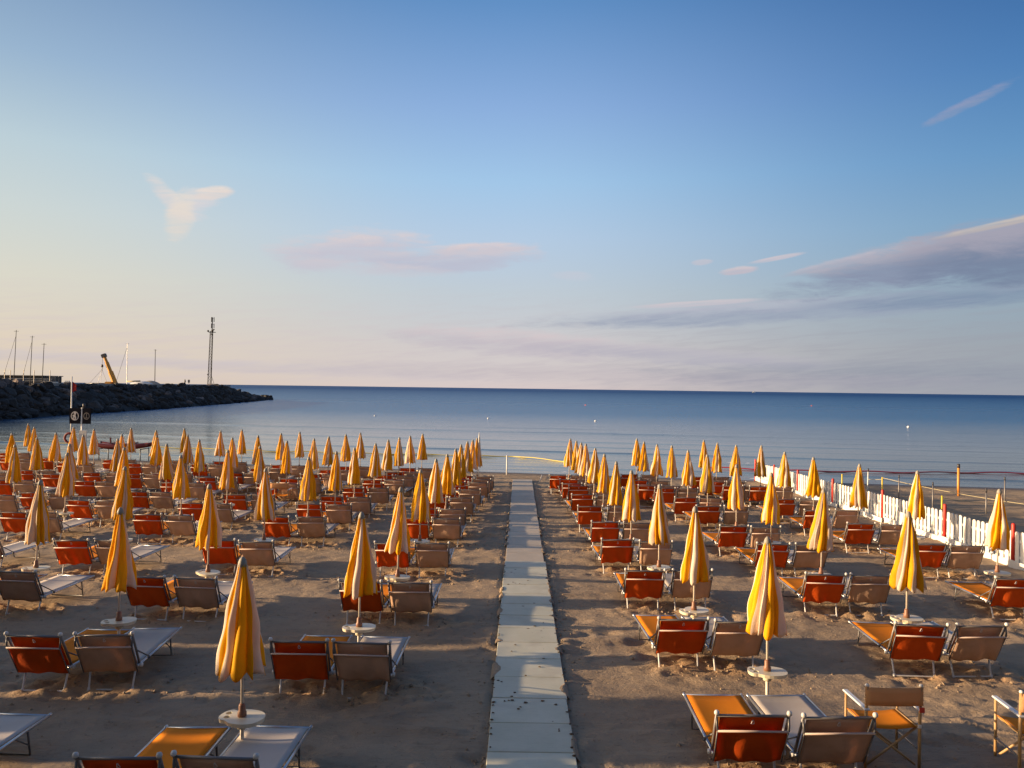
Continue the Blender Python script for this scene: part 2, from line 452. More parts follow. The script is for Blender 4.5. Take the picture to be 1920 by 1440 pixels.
# ------------------------------------------------------------------ mesh helpers
class MB:
    def __init__(self):
        self.v, self.f, self.mi = [], [], []
    def add(self, v, f, mi=0):
        o = len(self.v)
        self.v += [tuple(x) for x in v]
        self.f += [tuple(i + o for i in q) for q in f]
        self.mi += [mi] * len(f)
        return self
    def box(self, c, s, rot=None, bev=0., mi=0):
        sx, sy, sz = (a / 2 for a in s)
        if bev <= 0:
            pts = [(x, y, z) for z in (-sz, sz) for x, y in ((-sx, -sy), (sx, -sy), (sx, sy), (-sx, sy))]
            fs = [(3, 2, 1, 0), (4, 5, 6, 7), (0, 1, 5, 4), (1, 2, 6, 5), (2, 3, 7, 6), (3, 0, 4, 7)]
        else:
            pts, ring = [], [(-1, -1), (1, -1), (1, 1), (-1, 1)]
            for z, k in ((-sz, 1), (-sz + bev, 0), (sz - bev, 0), (sz, 1)):
                for a, b_ in ring:
                    pts.append((a * (sx - k * bev), b_ * (sy - k * bev), z))
            fs = [(3, 2, 1, 0), (12, 13, 14, 15)]
            for r in range(3):
                for i in range(4):
                    j = (i + 1) % 4
                    fs.append((r * 4 + i, r * 4 + j, r * 4 + 4 + j, r * 4 + 4 + i))
        M3 = rot if rot is not None else Matrix.Identity(3)
        cc = Vector(c)
        return self.add([M3 @ Vector(p) + cc for p in pts], fs, mi)
    def tube(self, pts, r, seg=8, cap=True, mi=0):
        pts = [Vector(p) for p in pts]
        rs = r if isinstance(r, (list, tuple)) else [r] * len(pts)
        vs_, fs = [], []
        up = None
        for i, p in enumerate(pts):
            if i == 0:
                t_ = pts[1] - p
            elif i == len(pts) - 1:
                t_ = p - pts[i - 1]
            else:
                t_ = (pts[i + 1] - p).normalized() + (p - pts[i - 1]).normalized()
            t_.normalize()
            if up is None:
                up = Vector((0, 0, 1)) if abs(t_.z) < .9 else Vector((1, 0, 0))
            a = t_.cross(up)
            if a.length < 1e-4:
                a = t_.cross(Vector((0, 1, 0)))
            a.normalize()
            b = a.cross(t_).normalized()
            up = b
            for k in range(seg):
                th = 2 * math.pi * k / seg
                vs_.append(p + (a * math.cos(th) + b * math.sin(th)) * rs[i])
        for i in range(len(pts) - 1):
            for k in range(seg):
                k2 = (k + 1) % seg
                fs.append((i * seg + k, i * seg + k2, (i + 1) * seg + k2, (i + 1) * seg + k))
        if cap:
            fs.append(tuple(range(seg - 1, -1, -1)))
            o = (len(pts) - 1) * seg
            fs.append(tuple(o + k for k in range(seg)))
        return self.add(vs_, fs, mi)
    def lathe(self, prof, seg=14, c=(0, 0, 0), mi=0):
        vs_, fs = [], []
        for r, z in prof:
            for k in range(seg):
                th = 2 * math.pi * k / seg
                vs_.append((c[0] + r * math.cos(th), c[1] + r * math.sin(th), c[2] + z))
        for i in range(len(prof) - 1):
            for k in range(seg):
                k2 = (k + 1) % seg
                fs.append((i * seg + k, i * seg + k2, (i + 1) * seg + k2, (i + 1) * seg + k))
        fs.append(tuple(range(seg - 1, -1, -1)))
        o = (len(prof) - 1) * seg
        fs.append(tuple(o + k for k in range(seg)))
        return self.add(vs_, fs, mi)
    def slab(self, fn, nu, nv, th):
        """a cloth sheet: fn(u, v) -> (point, normal), given thickness"""
        vs_, fs = [], []
        for sgn in (0, 1):
            for j in range(nv + 1):
                for i in range(nu + 1):
                    p, n = fn(i / nu, j / nv)
                    vs_.append(Vector(p) - Vector(n) * th * sgn)
        L = (nu + 1) * (nv + 1)
        for j in range(nv):
            for i in range(nu):
                a = j * (nu + 1) + i
                q = (a, a + 1, a + nu + 2, a + nu + 1)
                fs.append(q)
                fs.append(tuple(L + k for k in reversed(q)))
        rim = [i for i in range(nu + 1)] + [(j * (nu + 1) + nu) for j in range(1, nv + 1)] \
            + [nv * (nu + 1) + i for i in range(nu - 1, -1, -1)] + [j * (nu + 1) for j in range(nv - 1, 0, -1)]
        for k in range(len(rim)):
            a, b = rim[k], rim[(k + 1) % len(rim)]
            fs.append((b, a, a + L, b + L))
        return self.add(vs_, fs)
    def mesh(self, name, mats, smooth=False):
        me = bpy.data.meshes.new(name)
        me.from_pydata([tuple(p) for p in self.v], [], self.f)
        for m in (mats if isinstance(mats, (list, tuple)) else [mats]):
            me.materials.append(m)
        me.polygons.foreach_set('material_index', self.mi)
        if smooth:
            me.polygons.foreach_set('use_smooth', [True] * len(self.f))
        me.update()
        return me
    def build(self, name, mats, parent=None, smooth=False, **tags):
        return link(name, self.mesh(name, mats, smooth), parent, **tags)

def link(name, me, parent=None, loc=None, **tags):
    o = bpy.data.objects.new(name, me)
    C.objects.link(o)
    if parent is not None:
        o.parent = parent
    if loc is not None:
        o.location = loc
    for k, v in tags.items():
        if v is not None:
            o[k] = v
    return o

def thing(name, label, category, loc=(0, 0, 0), rz=0., group=None):
    o = bpy.data.objects.new(name, None)
    o.empty_display_size = .2
    C.objects.link(o)
    o.location = loc
    o.rotation_euler = (0, 0, rz)
    o['label'] = label
    o['category'] = category
    if group:
        o['group'] = group
    return o

def dup(root, kids, loc, rot, label, swap=None):
    r = root.copy()
    C.objects.link(r)
    r.location = loc
    r.rotation_euler = rot
    r['label'] = label
    for ch in kids:
        c = ch.copy()
        C.objects.link(c)
        c.parent = r
        if swap and ch.name.split('.')[0] in swap:
            c.data = swap[ch.name.split('.')[0]]
    return r

# numpy value noise
rng = np.random.RandomState(7)
LAT = rng.rand(256, 256)
def vnoise(x, y):
    xi = np.floor(x).astype(int)
    yi = np.floor(y).astype(int)
    fx, fy = x - xi, y - yi
    fx = fx * fx * (3 - 2 * fx)
    fy = fy * fy * (3 - 2 * fy)
    a = LAT[xi & 255, yi & 255]
    b = LAT[(xi + 1) & 255, yi & 255]
    c = LAT[xi & 255, (yi + 1) & 255]
    d = LAT[(xi + 1) & 255, (yi + 1) & 255]
    return (a * (1 - fx) + b * fx) * (1 - fy) + (c * (1 - fx) + d * fx) * fy - .5
def fbm(x, y, o=4, g=.5):
    s, a = 0, 1.
    for k in range(o):
        s = s + a * vnoise(x * 2 ** k + 17.3 * k, y * 2 ** k + 9.1 * k)
        a *= g
    return s

def grid_obj(name, xs, ys, Z, mat, kind, attr=None):
    nx, ny = len(xs), len(ys)
    X, Y = np.meshgrid(xs, ys)
    co = np.stack([X, Y, Z], -1).reshape(-1, 3).astype(np.float32)
    me = bpy.data.meshes.new(name)
    me.vertices.add(nx * ny)
    me.vertices.foreach_set('co', co.ravel())
    idx = np.arange(nx * ny).reshape(ny, nx)
    q = np.stack([idx[:-1, :-1], idx[:-1, 1:], idx[1:, 1:], idx[1:, :-1]], -1).reshape(-1, 4)
    me.loops.add(q.size)
    me.loops.foreach_set('vertex_index', q.ravel().astype(np.int32))
    me.polygons.add(len(q))
    me.polygons.foreach_set('loop_start', np.arange(0, q.size, 4, dtype=np.int32))
    me.polygons.foreach_set('loop_total', np.full(len(q), 4, dtype=np.int32))
    me.polygons.foreach_set('use_smooth', np.ones(len(q), dtype=bool))
    if attr is not None:
        at_ = me.attributes.new('dug', 'FLOAT', 'POINT')
        at_.data.foreach_set('value', attr.astype(np.float32).ravel())
    me.materials.append(mat)
    me.update()
    return link(name, me, kind=kind)

# ------------------------------------------------------------------ where the parasols stand (X, Y of each pole foot)
COLS = {
    'L1': [(-2.79, 7.9), (-2.25, 11.01), (-2.2, 14.1), (-2.24, 17.65), (-2.24, 20.73), (-2.12, 22.52), (-2.03, 24.9), (-2.07, 27.16),
           (-1.98, 29.1), (-1.86, 30.3), (-1.68, 31.5)],
    'L2': [(-5.74, 11.12), (-5.72, 14.25), (-5.76, 17.49), (-5.63, 20.66), (-5.46, 22.95), (-5.25, 24.72), (-5.09, 27.07), (-5.06, 29.49),
           (-4.89, 31.2), (-4.59, 32.6), (-4.35, 34.51)],
    'L3': [(-9.0, 14.35), (-8.9, 17.25), (-9.07, 20.76), (-8.69, 22.98), (-8.32, 24.84), (-8.41, 27.9), (-7.91, 29.51), (-7.71, 31.19),
           (-7.4, 33.1), (-7.12, 34.71)],
    'L4': [(-12.34, 20.92), (-11.99, 23.24), (-11.54, 25.23), (-11.53, 27.82), (-11.0, 29.46), (-10.62, 31.24), (-10.27, 33.23), (-9.94, 34.9)],
    'L5': [(-15.72, 23.96), (-14.31, 24.58), (-14.49, 27.75), (-15.8, 30.62), (-14.22, 30.2), (-13.28, 30.91), (-13.55, 34.85), (-13.02, 36.2)],
    'L6': [(-17.37, 27.71), (-19.97, 30.27), (-16.89, 29.86), (-18.82, 31.09), (-16.3, 34.51), (-19.17, 34.7), (-15.86, 36.47), (-18.28, 36.25)],
    'L7': [(-22.74, 35.94), (-21.21, 36.51), (-25.13, 39.41)],
    'R1': [(3.07, 9.49), (2.78, 12.2), (2.78, 15.26), (2.65, 18.14), (2.56, 20.7), (2.56, 23.44), (2.53, 26.15), (2.49, 28.55),
           (2.29, 29.3), (2.27, 30.62), (2.07, 32.16)],
    'R2': [(5.98, 11.96), (5.78, 14.84), (5.9, 18.11), (5.69, 20.23), (5.83, 23.85), (5.62, 25.74), (5.58, 28.31), (5.13, 28.9),
           (4.89, 30.6), (5.0, 32.94)],
    'R3': [(9.4, 15.29), (9.79, 19.24), (9.15, 20.98), (8.88, 23.36), (8.72, 25.61), (9.05, 29.1), (8.14, 29.22), (7.75, 30.5), (7.74, 32.41)],
}
CNAME = {'L1': 'first column left of the walkway', 'L2': 'second column left of the walkway', 'L3': 'third column left of the walkway',
         'L4': 'fourth column left of the walkway', 'L5': 'fifth column left of the walkway', 'L6': 'sixth column left of the walkway',
         'L7': 'far left column by the sea', 'R1': 'first column right of the walkway', 'R2': 'second column right of the walkway',
         'R3': 'third column right of the walkway'}
ORD = ['nearest', 'second', 'third', 'fourth', 'fifth', 'sixth', 'seventh', 'eighth', 'ninth', 'tenth', 'eleventh', 'twelfth', 'thirteenth']
PAIRS = {}          # lounger pairs: (mid X, Y of the rear legs)
rp = random.Random(11)
for k, lst in COLS.items():
    PAIRS[k] = []
    for i, (x, y) in enumerate(sorted(lst, key=lambda q: q[1])):
        PAIRS[k].append([x + rp.uniform(-.1, .1), y - 1.08 + rp.uniform(-.08, .08)])
    COLS[k] = sorted(lst, key=lambda q: q[1])
PAIRS['L1'][0] = [-2.93, 6.8]
PAIRS['L1'][1] = [-2.32, 9.92]
PAIRS['L1'][2] = [-2.2, 13.05]
PAIRS['L1'][3] = [-2.25, 16.4]
PAIRS['L2'][0] = [-5.67, 10.0]
PAIRS['R1'][0] = [2.73, 7.85]
PAIRS['R1'][1] = [2.70, 11.1]
PAIRS['R2'][0] = [6.02, 11.0]
PAIRS['R2'][1] = [5.9, 14.1]
PAIRS['R3'][0] = [9.2, 13.95]
PAIRS['R3'][1] = [9.4, 17.2]
PAIRS['R3'][2] = [9.1, 19.9]
PAIRS['L2'].insert(0, [-5.83, 6.9])
PAIRS['L3'].insert(0, [-9.0, 10.6])
PAIRS['L4'].insert(0, [-11.75, 16.5])
PAIRS['L5'].insert(0, [-15.2, 19.9])
PAIRS['L6'].insert(0, [-19.0, 24.0])

# ------------------------------------------------------------------ ground and sea
def shore(x):
    return 40.35 - .165 * x
def ground(x, y):
    d = shore(x) - y
    return min(SLOPE * y, SEA + .045 * d) if d < 8 else SLOPE * y
WX0, WX1 = -.30, .645         # walkway edges
W_END = 35.8

xs = np.concatenate([[-400, -150, -80, -50, -40], np.arange(-34, -14, .16), np.arange(-14, 14, .06), np.arange(14, 36, .16), [42, 60, 120, 400]])
ys = [-60., -20., -4., 0., 3.]
yy = 5.
while yy < 50:
    ys.append(yy)
    yy += .035 + .0022 * (yy - 5)
ys = np.array(ys + [55., 70., 120.])
X, Y = np.meshgrid(xs, ys)
sh = 40.35 - .165 * X + 1.2 * vnoise(X * .12, X * 0 + 3.3) * np.clip((np.abs(X) - 2) / 5, 0, 1)
d = sh - Y
plane = SLOPE * Y
Z = np.where(d < 8, np.minimum(plane, SEA + .045 * d), plane)
Z = np.maximum(Z, SEA - 3)
inb = np.clip((d - .2) / 2.5, 0, 1) * (Y > 4.5) * (np.abs(X) < 34)
h = .026 * fbm(X * .5, Y * .9, 3) + .030 * fbm(X * .45 + 40, Y * 3.2, 3) + .022 * fbm(X * 3, Y * 3.5, 3)
h += .03 * np.clip(fbm(X * .9 + 8, Y * 1.1 + 3, 3), .12, 1) * fbm(X * 6, Y * 6, 2)
# broken sand under and round the head end of each lounger, where the feet dig in
dig = np.zeros_like(X)
for k, lst in PAIRS.items():
    for (mx, my) in lst:
        for sx in (-.42, .42):
            cx, cy = mx + sx + .25, my + .1
            i0, i1 = np.searchsorted(xs, (cx - 2.2, cx + 2.2))
            j0, j1 = np.searchsorted(ys, (cy - 1.2, cy + 1.2))
            if i1 > i0 and j1 > j0:
                xx, yv = X[j0:j1, i0:i1], Y[j0:j1, i0:i1]
                dig[j0:j1, i0:i1] = np.maximum(dig[j0:j1, i0:i1], np.exp(-((xx - cx) / .75) ** 2 - ((yv - cy) / .42) ** 2))
rough = np.abs(fbm(X * 3.5, Y * 5.0, 3)) * 2 - .25
fine = fbm(X * 8, Y * 9, 2)
h += dig * (.12 * rough + .06 * fine - .01)
dug = np.clip(dig * 1.6 - .3 + 1.2 * fine, 0, 1) * np.clip(dig * 3, 0, 1)
# foot prints in the lanes
fp = fbm(X * 2.6 + 50, Y * 2.9 + 20, 2)
lane = np.clip(vnoise(X * .35 + 5, Y * .5) * 3 + .2, 0, 1)
h -= .05 * np.clip(fp - .16, 0, 1) * 3 * lane
h += .03 * np.clip(fbm(X * 5 + 70, Y * 5.5, 2) - .2, 0, 1) * 3 * lane
# rake berms that run along the rows
for yr in (9.05, 12.3, 15.2, 18.4, 21.6, 24.4):
    c = yr + .35 * fbm(X * .25 + yr, X * 0 + 2, 2)
    h += .035 * np.exp(-((Y - c) / .10) ** 2) * np.clip(.6 + fbm(X * 1.1 + yr * 3, Y * .2, 3) * 2, 0, 1.2)
# short curved drag marks in front on the right
for k in range(9):
    x0, y0 = 3.0 + k * .62 + .1 * math.sin(k * 3), 8.75 + .25 * math.sin(k * 1.7)
    u = (X - x0)
    c = y0 + .55 - u * 1.0 + .5 * u * u
    m_ = np.exp(-((Y - c) / .035) ** 2) * (np.abs(u - .25) < .32)
    h += .03 * m_ - .02 * np.exp(-((Y - c + .07) / .04) ** 2) * (np.abs(u - .25) < .32)
# diagonal wheel ruts across the left front
for off, amp in ((0, .028), (.9, .022), (2.6, .03), (3.3, .02)):
    c = 6.2 + off + .55 * (X + 2.6) + .1 * np.sin(X * 1.3)
    h += amp * np.exp(-((Y - c) / .07) ** 2) * (X < -.45) * (X > -3.4) * np.clip(.5 + 2 * vnoise(X * 1.5 + off, Y), 0, 1)
# heaped along both edges of the walkway, flat under it
edge = np.exp(-((X - WX1 - .12) / .10) ** 2) + .6 * np.exp(-((X - WX0 + .10) / .08) ** 2)
h += edge * (.045 * np.clip(fbm(X * 4, Y * 2.5 + 9, 3) + .18, 0, 1)) * (Y < W_END)
under = (X > WX0 - .03) & (X < WX1 + .03) & (Y < W_END + .1)
h = np.where(under, -.02, h)
beyond = X > 12.0
h = np.where(beyond, h * .8 + .05 * fbm(X * .9, Y * 1.3, 4) * 1, h)
Z = Z + h * inb
GX, GY, GZ = xs, ys, Z
grid_obj('sand', xs, ys, Z, M['sand'], 'structure', np.clip(dug, 0, 1))

# sea: swell ridges near the beach, open water out to the horizon
xs2 = np.concatenate([[-60000, -20000, -6000, -2000, -700, -300, -160], np.arange(-110, 75, .8), [110, 200, 500, 1500, 5000, 20000, 60000]])
ys2 = list(np.arange(34, 62, .11)) + list(np.arange(62, 110, .3)) + list(np.arange(110, 180, 1.2))
yy = 182.
while yy < 60000:
    ys2.append(yy)
    yy *= 1.12
ys2 = np.array(ys2 + [62000.])
X, Y = np.meshgrid(xs2, ys2)
D = Y - (40.35 - .165 * np.clip(X, -60, 60))
D = D - .04 * np.clip(np.abs(X) - 60, 0, 200)
Z = np.full_like(X, SEA)
mask = (np.abs(X) < 115) & (Y < 180)
w_ = 1.2 * fbm(X * .03, Y * .02, 3)
for dist, amp, wd in ((1.6, .035, .18), (3.6, .05, .28), (8.6, .095, .30), (14.3, .06, .45), (19.5, .03, .5), (25, .03, .6), (31, .02, .7), (38.5, .05, .8), (47, .025, .8), (56, .025, .9)):
    u = D - dist - w_ * (.5 + dist * .04)
    al = np.clip(.75 + 2.0 * vnoise(X * .05 + dist * 7, Y * 0 + dist), .15, 1.3)
    Z += mask * amp * al * (np.exp(-(u / wd) ** 2) - .35 * np.exp(-((u + wd * 2.0) / (wd * 1.4)) ** 2))
Z += mask * (.010 * fbm(X * .25, Y * 1.4, 3) + .004 * fbm(X * 1., Y * 3.4, 2)) * np.clip((D + 1) / 3, 0, 1)
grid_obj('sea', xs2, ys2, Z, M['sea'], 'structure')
# crumbs of dried sand thrown up where people dig and walk
cl = MB()
rg = random.Random(31)
def clod(x, y, r_):
    z_ = SLOPE * y
    # local ground height from the sheet
    i_, j_ = int(np.searchsorted(GX, x)), int(np.searchsorted(GY, y))
    if 0 < i_ < len(GX) and 0 < j_ < len(GY):
        z_ = float(GZ[j_, i_])
    pts_ = [(x + r_ * rg.uniform(.6, 1.2), y, z_), (x, y + r_ * rg.uniform(.6, 1.2), z_), (x - r_ * rg.uniform(.6, 1.2), y, z_), (x, y - r_ * rg.uniform(.6, 1.2), z_),
            (x + rg.uniform(-.3, .3) * r_, y + rg.uniform(-.3, .3) * r_, z_ + r_ * rg.uniform(.5, 1.1)), (x, y, z_ - r_)]
    cl.add(pts_, [(0, 1, 4), (1, 2, 4), (2, 3, 4), (3, 0, 4), (1, 0, 5), (2, 1, 5), (3, 2, 5), (0, 3, 5)])
for k_, lst in PAIRS.items():
    for (mx, my) in lst:
        if my < 24 and abs(mx) < 14:
            for _ in range(int(150 * min(1, 9 / my))):
                clod(mx + rg.gauss(.25, .75), my + rg.gauss(.1, .38), rg.choice((.012, .016, .022, .03)))
for _ in range(900):
    y = rg.uniform(5.6, 26)
    s_ = rg.choice((-1, 1))
    clod((WX0 - abs(rg.gauss(.03, .12))) if s_ < 0 else (WX1 + abs(rg.gauss(.04, .16))), y, rg.uniform(.008, .026))
for _ in range(1200):
    y = rg.uniform(5.6, 18)
    clod(rg.uniform(-.62, .62) * y, y, rg.uniform(.006, .016)) if rg.random() < .9 else None
cl.build('sand_clods', M['sand'], kind='stuff', label='small crumbs of loose sand lying in the dug patches')
# thin lines of foam where the small waves turn over
fm = MB()
rf = random.Random(3)
for x0, x1, dist in ((7.2, 11.0, 8.75), (12.5, 15.6, 8.7), (-9.6, -7.4, 1.3), (2.2, 3.8, .7), (-18, -16.6, 3.7), (11.5, 12.6, .5), (-2.9, -1.8, 8.6)):
    x = x0
    while x < x1:
        L = rf.uniform(.15, .7)
        y = shore(x) + dist + rf.uniform(-.12, .12)
        zz = SEA + (.09 if dist > 5 else .045)
        fm.add([(x, y - .03, zz), (x + L * .5, y - .06 - rf.uniform(0, .06), zz + .004), (x + L, y - .02, zz), (x + L * .5, y + .06, zz + .03)], [(0, 1, 2, 3)])
        x += L + rf.uniform(.1, .9)
fm.build('foam', M['buoy'], kind='stuff', label='thin broken lines of white foam on the small waves')

# ------------------------------------------------------------------ walkway of plates
walk = thing('walkway', 'straight pale plank walkway running down the sand to the water', 'walkway', (0, 0, 0))
rw = random.Random(5)
def plate(L, wdt, th):
    m = MB()
    m.box((0, 0, 0), (wdt, L - .012, th), bev=.006)
    return m
pn = plate(.74, WX1 - WX0, .035).mesh('plank', M['plate_near'])
pf = plate(1.0, .90, .03).mesh('plank', M['plate_far'])
y = 5.35
while y < 17.9:
    o = link('plank', pn, walk, ((WX0 + WX1) / 2 + rw.uniform(-.006, .006), y + .37, SLOPE * (y + .37) + .028 + rw.uniform(0, .003)))
    o.rotation_euler = (SLOPE + rw.uniform(-.003, .003), rw.uniform(-.004, .004), rw.uniform(-.004, .004))
    y += .745
while y < W_END:
    o = link('plank', pf, walk, ((WX0 + WX1) / 2 - .005 + rw.uniform(-.006, .006), y + .5, SLOPE * (y + .5) + .024))
    o.rotation_euler = (SLOPE, rw.uniform(-.003, .003), rw.uniform(-.003, .003))
    y += 1.004
deb = MB()
rd = random.Random(17)
spots_ = [(-.19, 10.35), (-.24, 10.4), (-.02, 9.98), (-.05, 9.85), (-.09, 9.72), (-.04, 9.73), (-.14, 9.7), (.12, 9.66), (.06, 9.52), (.03, 9.46), (.33, 9.72),
          (.5, 9.62), (.13, 10.6), (.33, 10.95), (-.02, 11.9), (-.07, 11.6), (.5, 8.9), (.5, 8.85), (.3, 12.9), (.45, 13.1), (.05, 15.8), (.22, 16.1), (.4, 11.3)]
for (x, y) in spots_ + [(WX0 + .01 + rd.uniform(-.015, .02), rd.uniform(6, 17.5)) for _ in range(38)] + [(WX1 + rd.uniform(-.03, .01), rd.uniform(6, 17.5)) for _ in range(22)]:
    r_ = rd.uniform(.012, .03)
    zz = SLOPE * y + .049
    n_ = 6
    ring_ = [(x + r_ * rd.uniform(.6, 1.4) * math.cos(q * 6.283 / n_), y + r_ * rd.uniform(.6, 1.2) * math.sin(q * 6.283 / n_), zz + rd.uniform(0, .006)) for q in range(n_)]
    deb.add(ring_ + [(x, y, zz + .012)], [(q, (q + 1) % n_, n_) for q in range(n_)])
deb.build('leaf_litter', material('brown_litter', (.11, .06, .025), .9), kind='stuff', label='small brown bits scattered over the pale planks')
# sand drifted over the plank edges
dr = MB()
for k in range(26):
    side_ = rd.choice((0, 1))
    y = rd.uniform(6, 30)
    x = (WX0 + .0) if side_ == 0 else WX1
    L_, W_ = rd.uniform(.15, .6), rd.uniform(.03, .10)
    sgn = 1 if side_ == 0 else -1
    zz = SLOPE * y
    v_, n_ = [], 9
    for q in range(n_ + 1):
        u = q / n_
        w2 = W_ * math.sin(math.pi * u) * rd.uniform(.7, 1.2)
        v_ += [(x - sgn * .05, y + (u - .5) * L_, zz + .0), (x - sgn * .005, y + (u - .5) * L_, zz + .052 + .008 * math.sin(math.pi * u)), (x + sgn * w2, y + (u - .5) * L_, zz + .0445)]
    dr.add(v_, [f_ for q in range(n_) for f_ in ((3 * q, 3 * q + 1, 3 * q + 4, 3 * q + 3), (3 * q + 1, 3 * q + 2, 3 * q + 5, 3 * q + 4))])
dr.build('drifted_sand', M['sand'], None, True, kind='stuff', label='thin tongues of sand drifted over the walkway edges')
# ------------------------------------------------------------------ parasols
def canopy(seed):
    r = random.Random(seed)
    seg, ring = 112, 26
    lobes = 8
    edges = sorted(((i + r.uniform(-.34, .34)) / lobes) * 2 * math.pi for i in range(lobes))
    depth = [r.uniform(.22, .48) for _ in range(lobes)]
    wide = [r.uniform(.0, 1.) for _ in range(lobes)]
    bands, q_, cc_ = [], 0., 0
    while q_ < 6.0:
        q_ += r.uniform(.45, 1.15) if cc_ == 0 else r.uniform(.2, .75)
        bands.append((q_, cc_))
        cc_ = 1 - cc_
    bands.append((7., 0))
    twist = r.uniform(.15, .6) * r.choice((-1, 1))
    bow = r.uniform(-.02, .02)
    ph = r.uniform(0, 6)
    mb = MB()
    z0, z1 = 2.115, 1.05
    colour = []
    vs_, fs, mi = [], [], []
    def at(th, t, inner=0.):
        th = th % (2 * math.pi)
        k, u = 0, 0.
        for i in range(lobes):
            a, b = edges[i], edges[(i + 1) % lobes] + (2 * math.pi if i == lobes - 1 else 0)
            tt = th if th >= edges[0] else th + 2 * math.pi
            tt = tt - 2 * math.pi if tt >= edges[0] + 2 * math.pi else tt
            if a <= tt < b:
                k, u = i, (tt - a) / (b - a)
                break
        R = .038 + .178 * (t ** 1.08) + .018 * math.sin(math.pi * t) + .012 * math.sin(7 * t + ph) * t
        prof = math.sin(math.pi * u ** .75) ** .8       # lobe leans one way, like wrapped cloth
        R *= (1 - depth[k]) + 1.25 * depth[k] * prof
        R *= 1 + .10 * math.sin(5 * t + 2.3 * k + ph) * t * (1 - .5 * t) + .05 * math.sin(13 * t + 1.7 * k + 3 * th)
        R *= 1 - .45 * inner
        tw = th + twist * t
        hem = .035 * math.sin(u * math.pi) + .012 * math.sin(3 * th + ph) + .02 * math.sin(9 * th)
        z = z0 + (z1 - z0) * t - hem * max(0, (t - .85) / .15) + inner * .07
        return (R * math.cos(tw) + bow * t, R * math.sin(tw), z), next(c_ for b_, c_ in bands if th < b_)
    for j in range(ring + 2):
        t = min(j, ring) / ring
        inner = max(0, j - ring) * 1.0
        for i in range(seg):
            p, m_ = at(2 * math.pi * i / seg, t, inner)
            vs_.append(p)
    for j in range(ring + 1):
        for i in range(seg):
            i2 = (i + 1) % seg
            fs.append((j * seg + i, (j + 1) * seg + i, (j + 1) * seg + i2, j * seg + i2))
            _, m_ = at(2 * math.pi * (i + .5) / seg, .5)
            mi.append(m_)
    mb.v, mb.f, mb.mi = vs_, fs, mi
    return mb.mesh('canopy', [M['yellow'], M['cream']], True)
CANOPIES = [canopy(s) for s in (2, 5, 9, 14, 21, 33, 41, 52, 63, 74)]

def make_parasol():
    t = thing('parasol', '', 'parasol', group='folded yellow and cream parasols in rows on the sand')
    kids = [link('canopy', CANOPIES[0], t)]
    p = MB().tube([(0, 0, -.3), (0, 0, .62)], .021, 10).tube([(0, 0, .60), (0, 0, 2.13)], .0155, 10)
    kids.append(p.build('pole', M['pole'], t, True))
    kids.append(MB().lathe([(.020, 2.085), (.046, 2.09), (.044, 2.13), (.030, 2.165), (.014, 2.185), (.002, 2.19)], 12).build('cap', M['cap'], t, True))
    kids.append(MB().lathe([(.024, .556), (.045, .56), (.045, .60), (.034, .62), (.034, .67), (.024, .69)], 12).build('collar', M['collar'], t, True))
    # table: oval top with a waist and two cup holes
    out = []
    for k in range(40):
        a = 2 * math.pi * k / 40
        rx, ry = .235, .175
        x, y = rx * math.copysign(abs(math.cos(a)) ** .8, math.cos(a)), ry * math.copysign(abs(math.sin(a)) ** .85, math.sin(a))
        dent = .055 * math.exp(-((x + .115) / .05) ** 2) * (1 if y > 0 else .6)
        y -= math.copysign(dent, y)
        out.append(Vector((x, y, 0)))
    holes = []
    for cx, cy in ((-.175, .03), (-.14, -.055)):
        holes.append([Vector((cx + .033 * math.cos(-2 * math.pi * k / 12), cy + .033 * math.sin(-2 * math.pi * k / 12), 0)) for k in range(12)])
    loops = [out] + holes
    allp = [p_ for lp in loops for p_ in lp]
    tris = tessellate_polygon(loops)
    mb = MB()
    n = len(allp)
    zt, zb = .555, .515
    v = [(p_.x, p_.y, zt) for p_ in allp] + [(p_.x * .97, p_.y * .97, zb) for p_ in allp]
    def up(a, b, c):
        A, B, Cc = allp[a], allp[b], allp[c]
        return ((B - A).cross(Cc - A)).z > 0
    f = []
    for a, b, c in tris:
        if not up(a, b, c):
            a, c = c, a
        f.append((a, b, c))
        f.append((c + n, b + n, a + n))
    o = 0
    for li, lp in enumerate(loops):
        L = len(lp)
        for k in range(L):
            a, b = o + k, o + (k + 1) % L
            f.append((b, a, a + n, b + n))
        o += L
    mb.add(v, f)
    kids.append(mb.build('table_top', M['table'], t))
    kids.append(MB().lathe([(.022, .43), (.05, .44), (.055, .515), (.022, .52)], 12).build('table_hub', M['table'], t, True))
    kids.append(MB().box((.03, -.06, .498), (.09, .05, .03), bev=.008).build('clamp', M['darkpl'], t))
    return t, kids
par0, parkids = make_parasol()
first = True
rq = random.Random(77)
rows_used = []
for k in COLS:
    for i, (x, y) in enumerate(COLS[k]):
        lab = ('nearest' if i == 0 else ORD[i] + ' from the front') + ' folded striped parasol of the ' + CNAME[k]
        if i == 0:
            lab = 'folded yellow and cream parasol, the nearest one of the ' + CNAME[k]
        else:
            lab = 'folded striped parasol, ' + ORD[i] + ' from the front in the ' + CNAME[k]
        loc = (x, y, ground(x, y))
        lean = (rq.uniform(-.025, .025), rq.uniform(-.02, .03), rq.uniform(-.5, .5))
        if first:
            par0.location, par0.rotation_euler = loc, lean
            par0['label'] = lab
            p_, ks = par0, parkids
            first = False
        else:
            p_ = dup(par0, parkids, loc, lean, lab)
            ks = list(p_.children)
        can = [c for c in p_.children if c.name.startswith('canopy')][0]
        can.data = CANOPIES[rq.randrange(len(CANOPIES))]
        can.rotation_euler = (0, 0, rq.uniform(0, 6.28))
        can.scale = (rq.uniform(.92, 1.08), rq.uniform(.92, 1.08), 1)
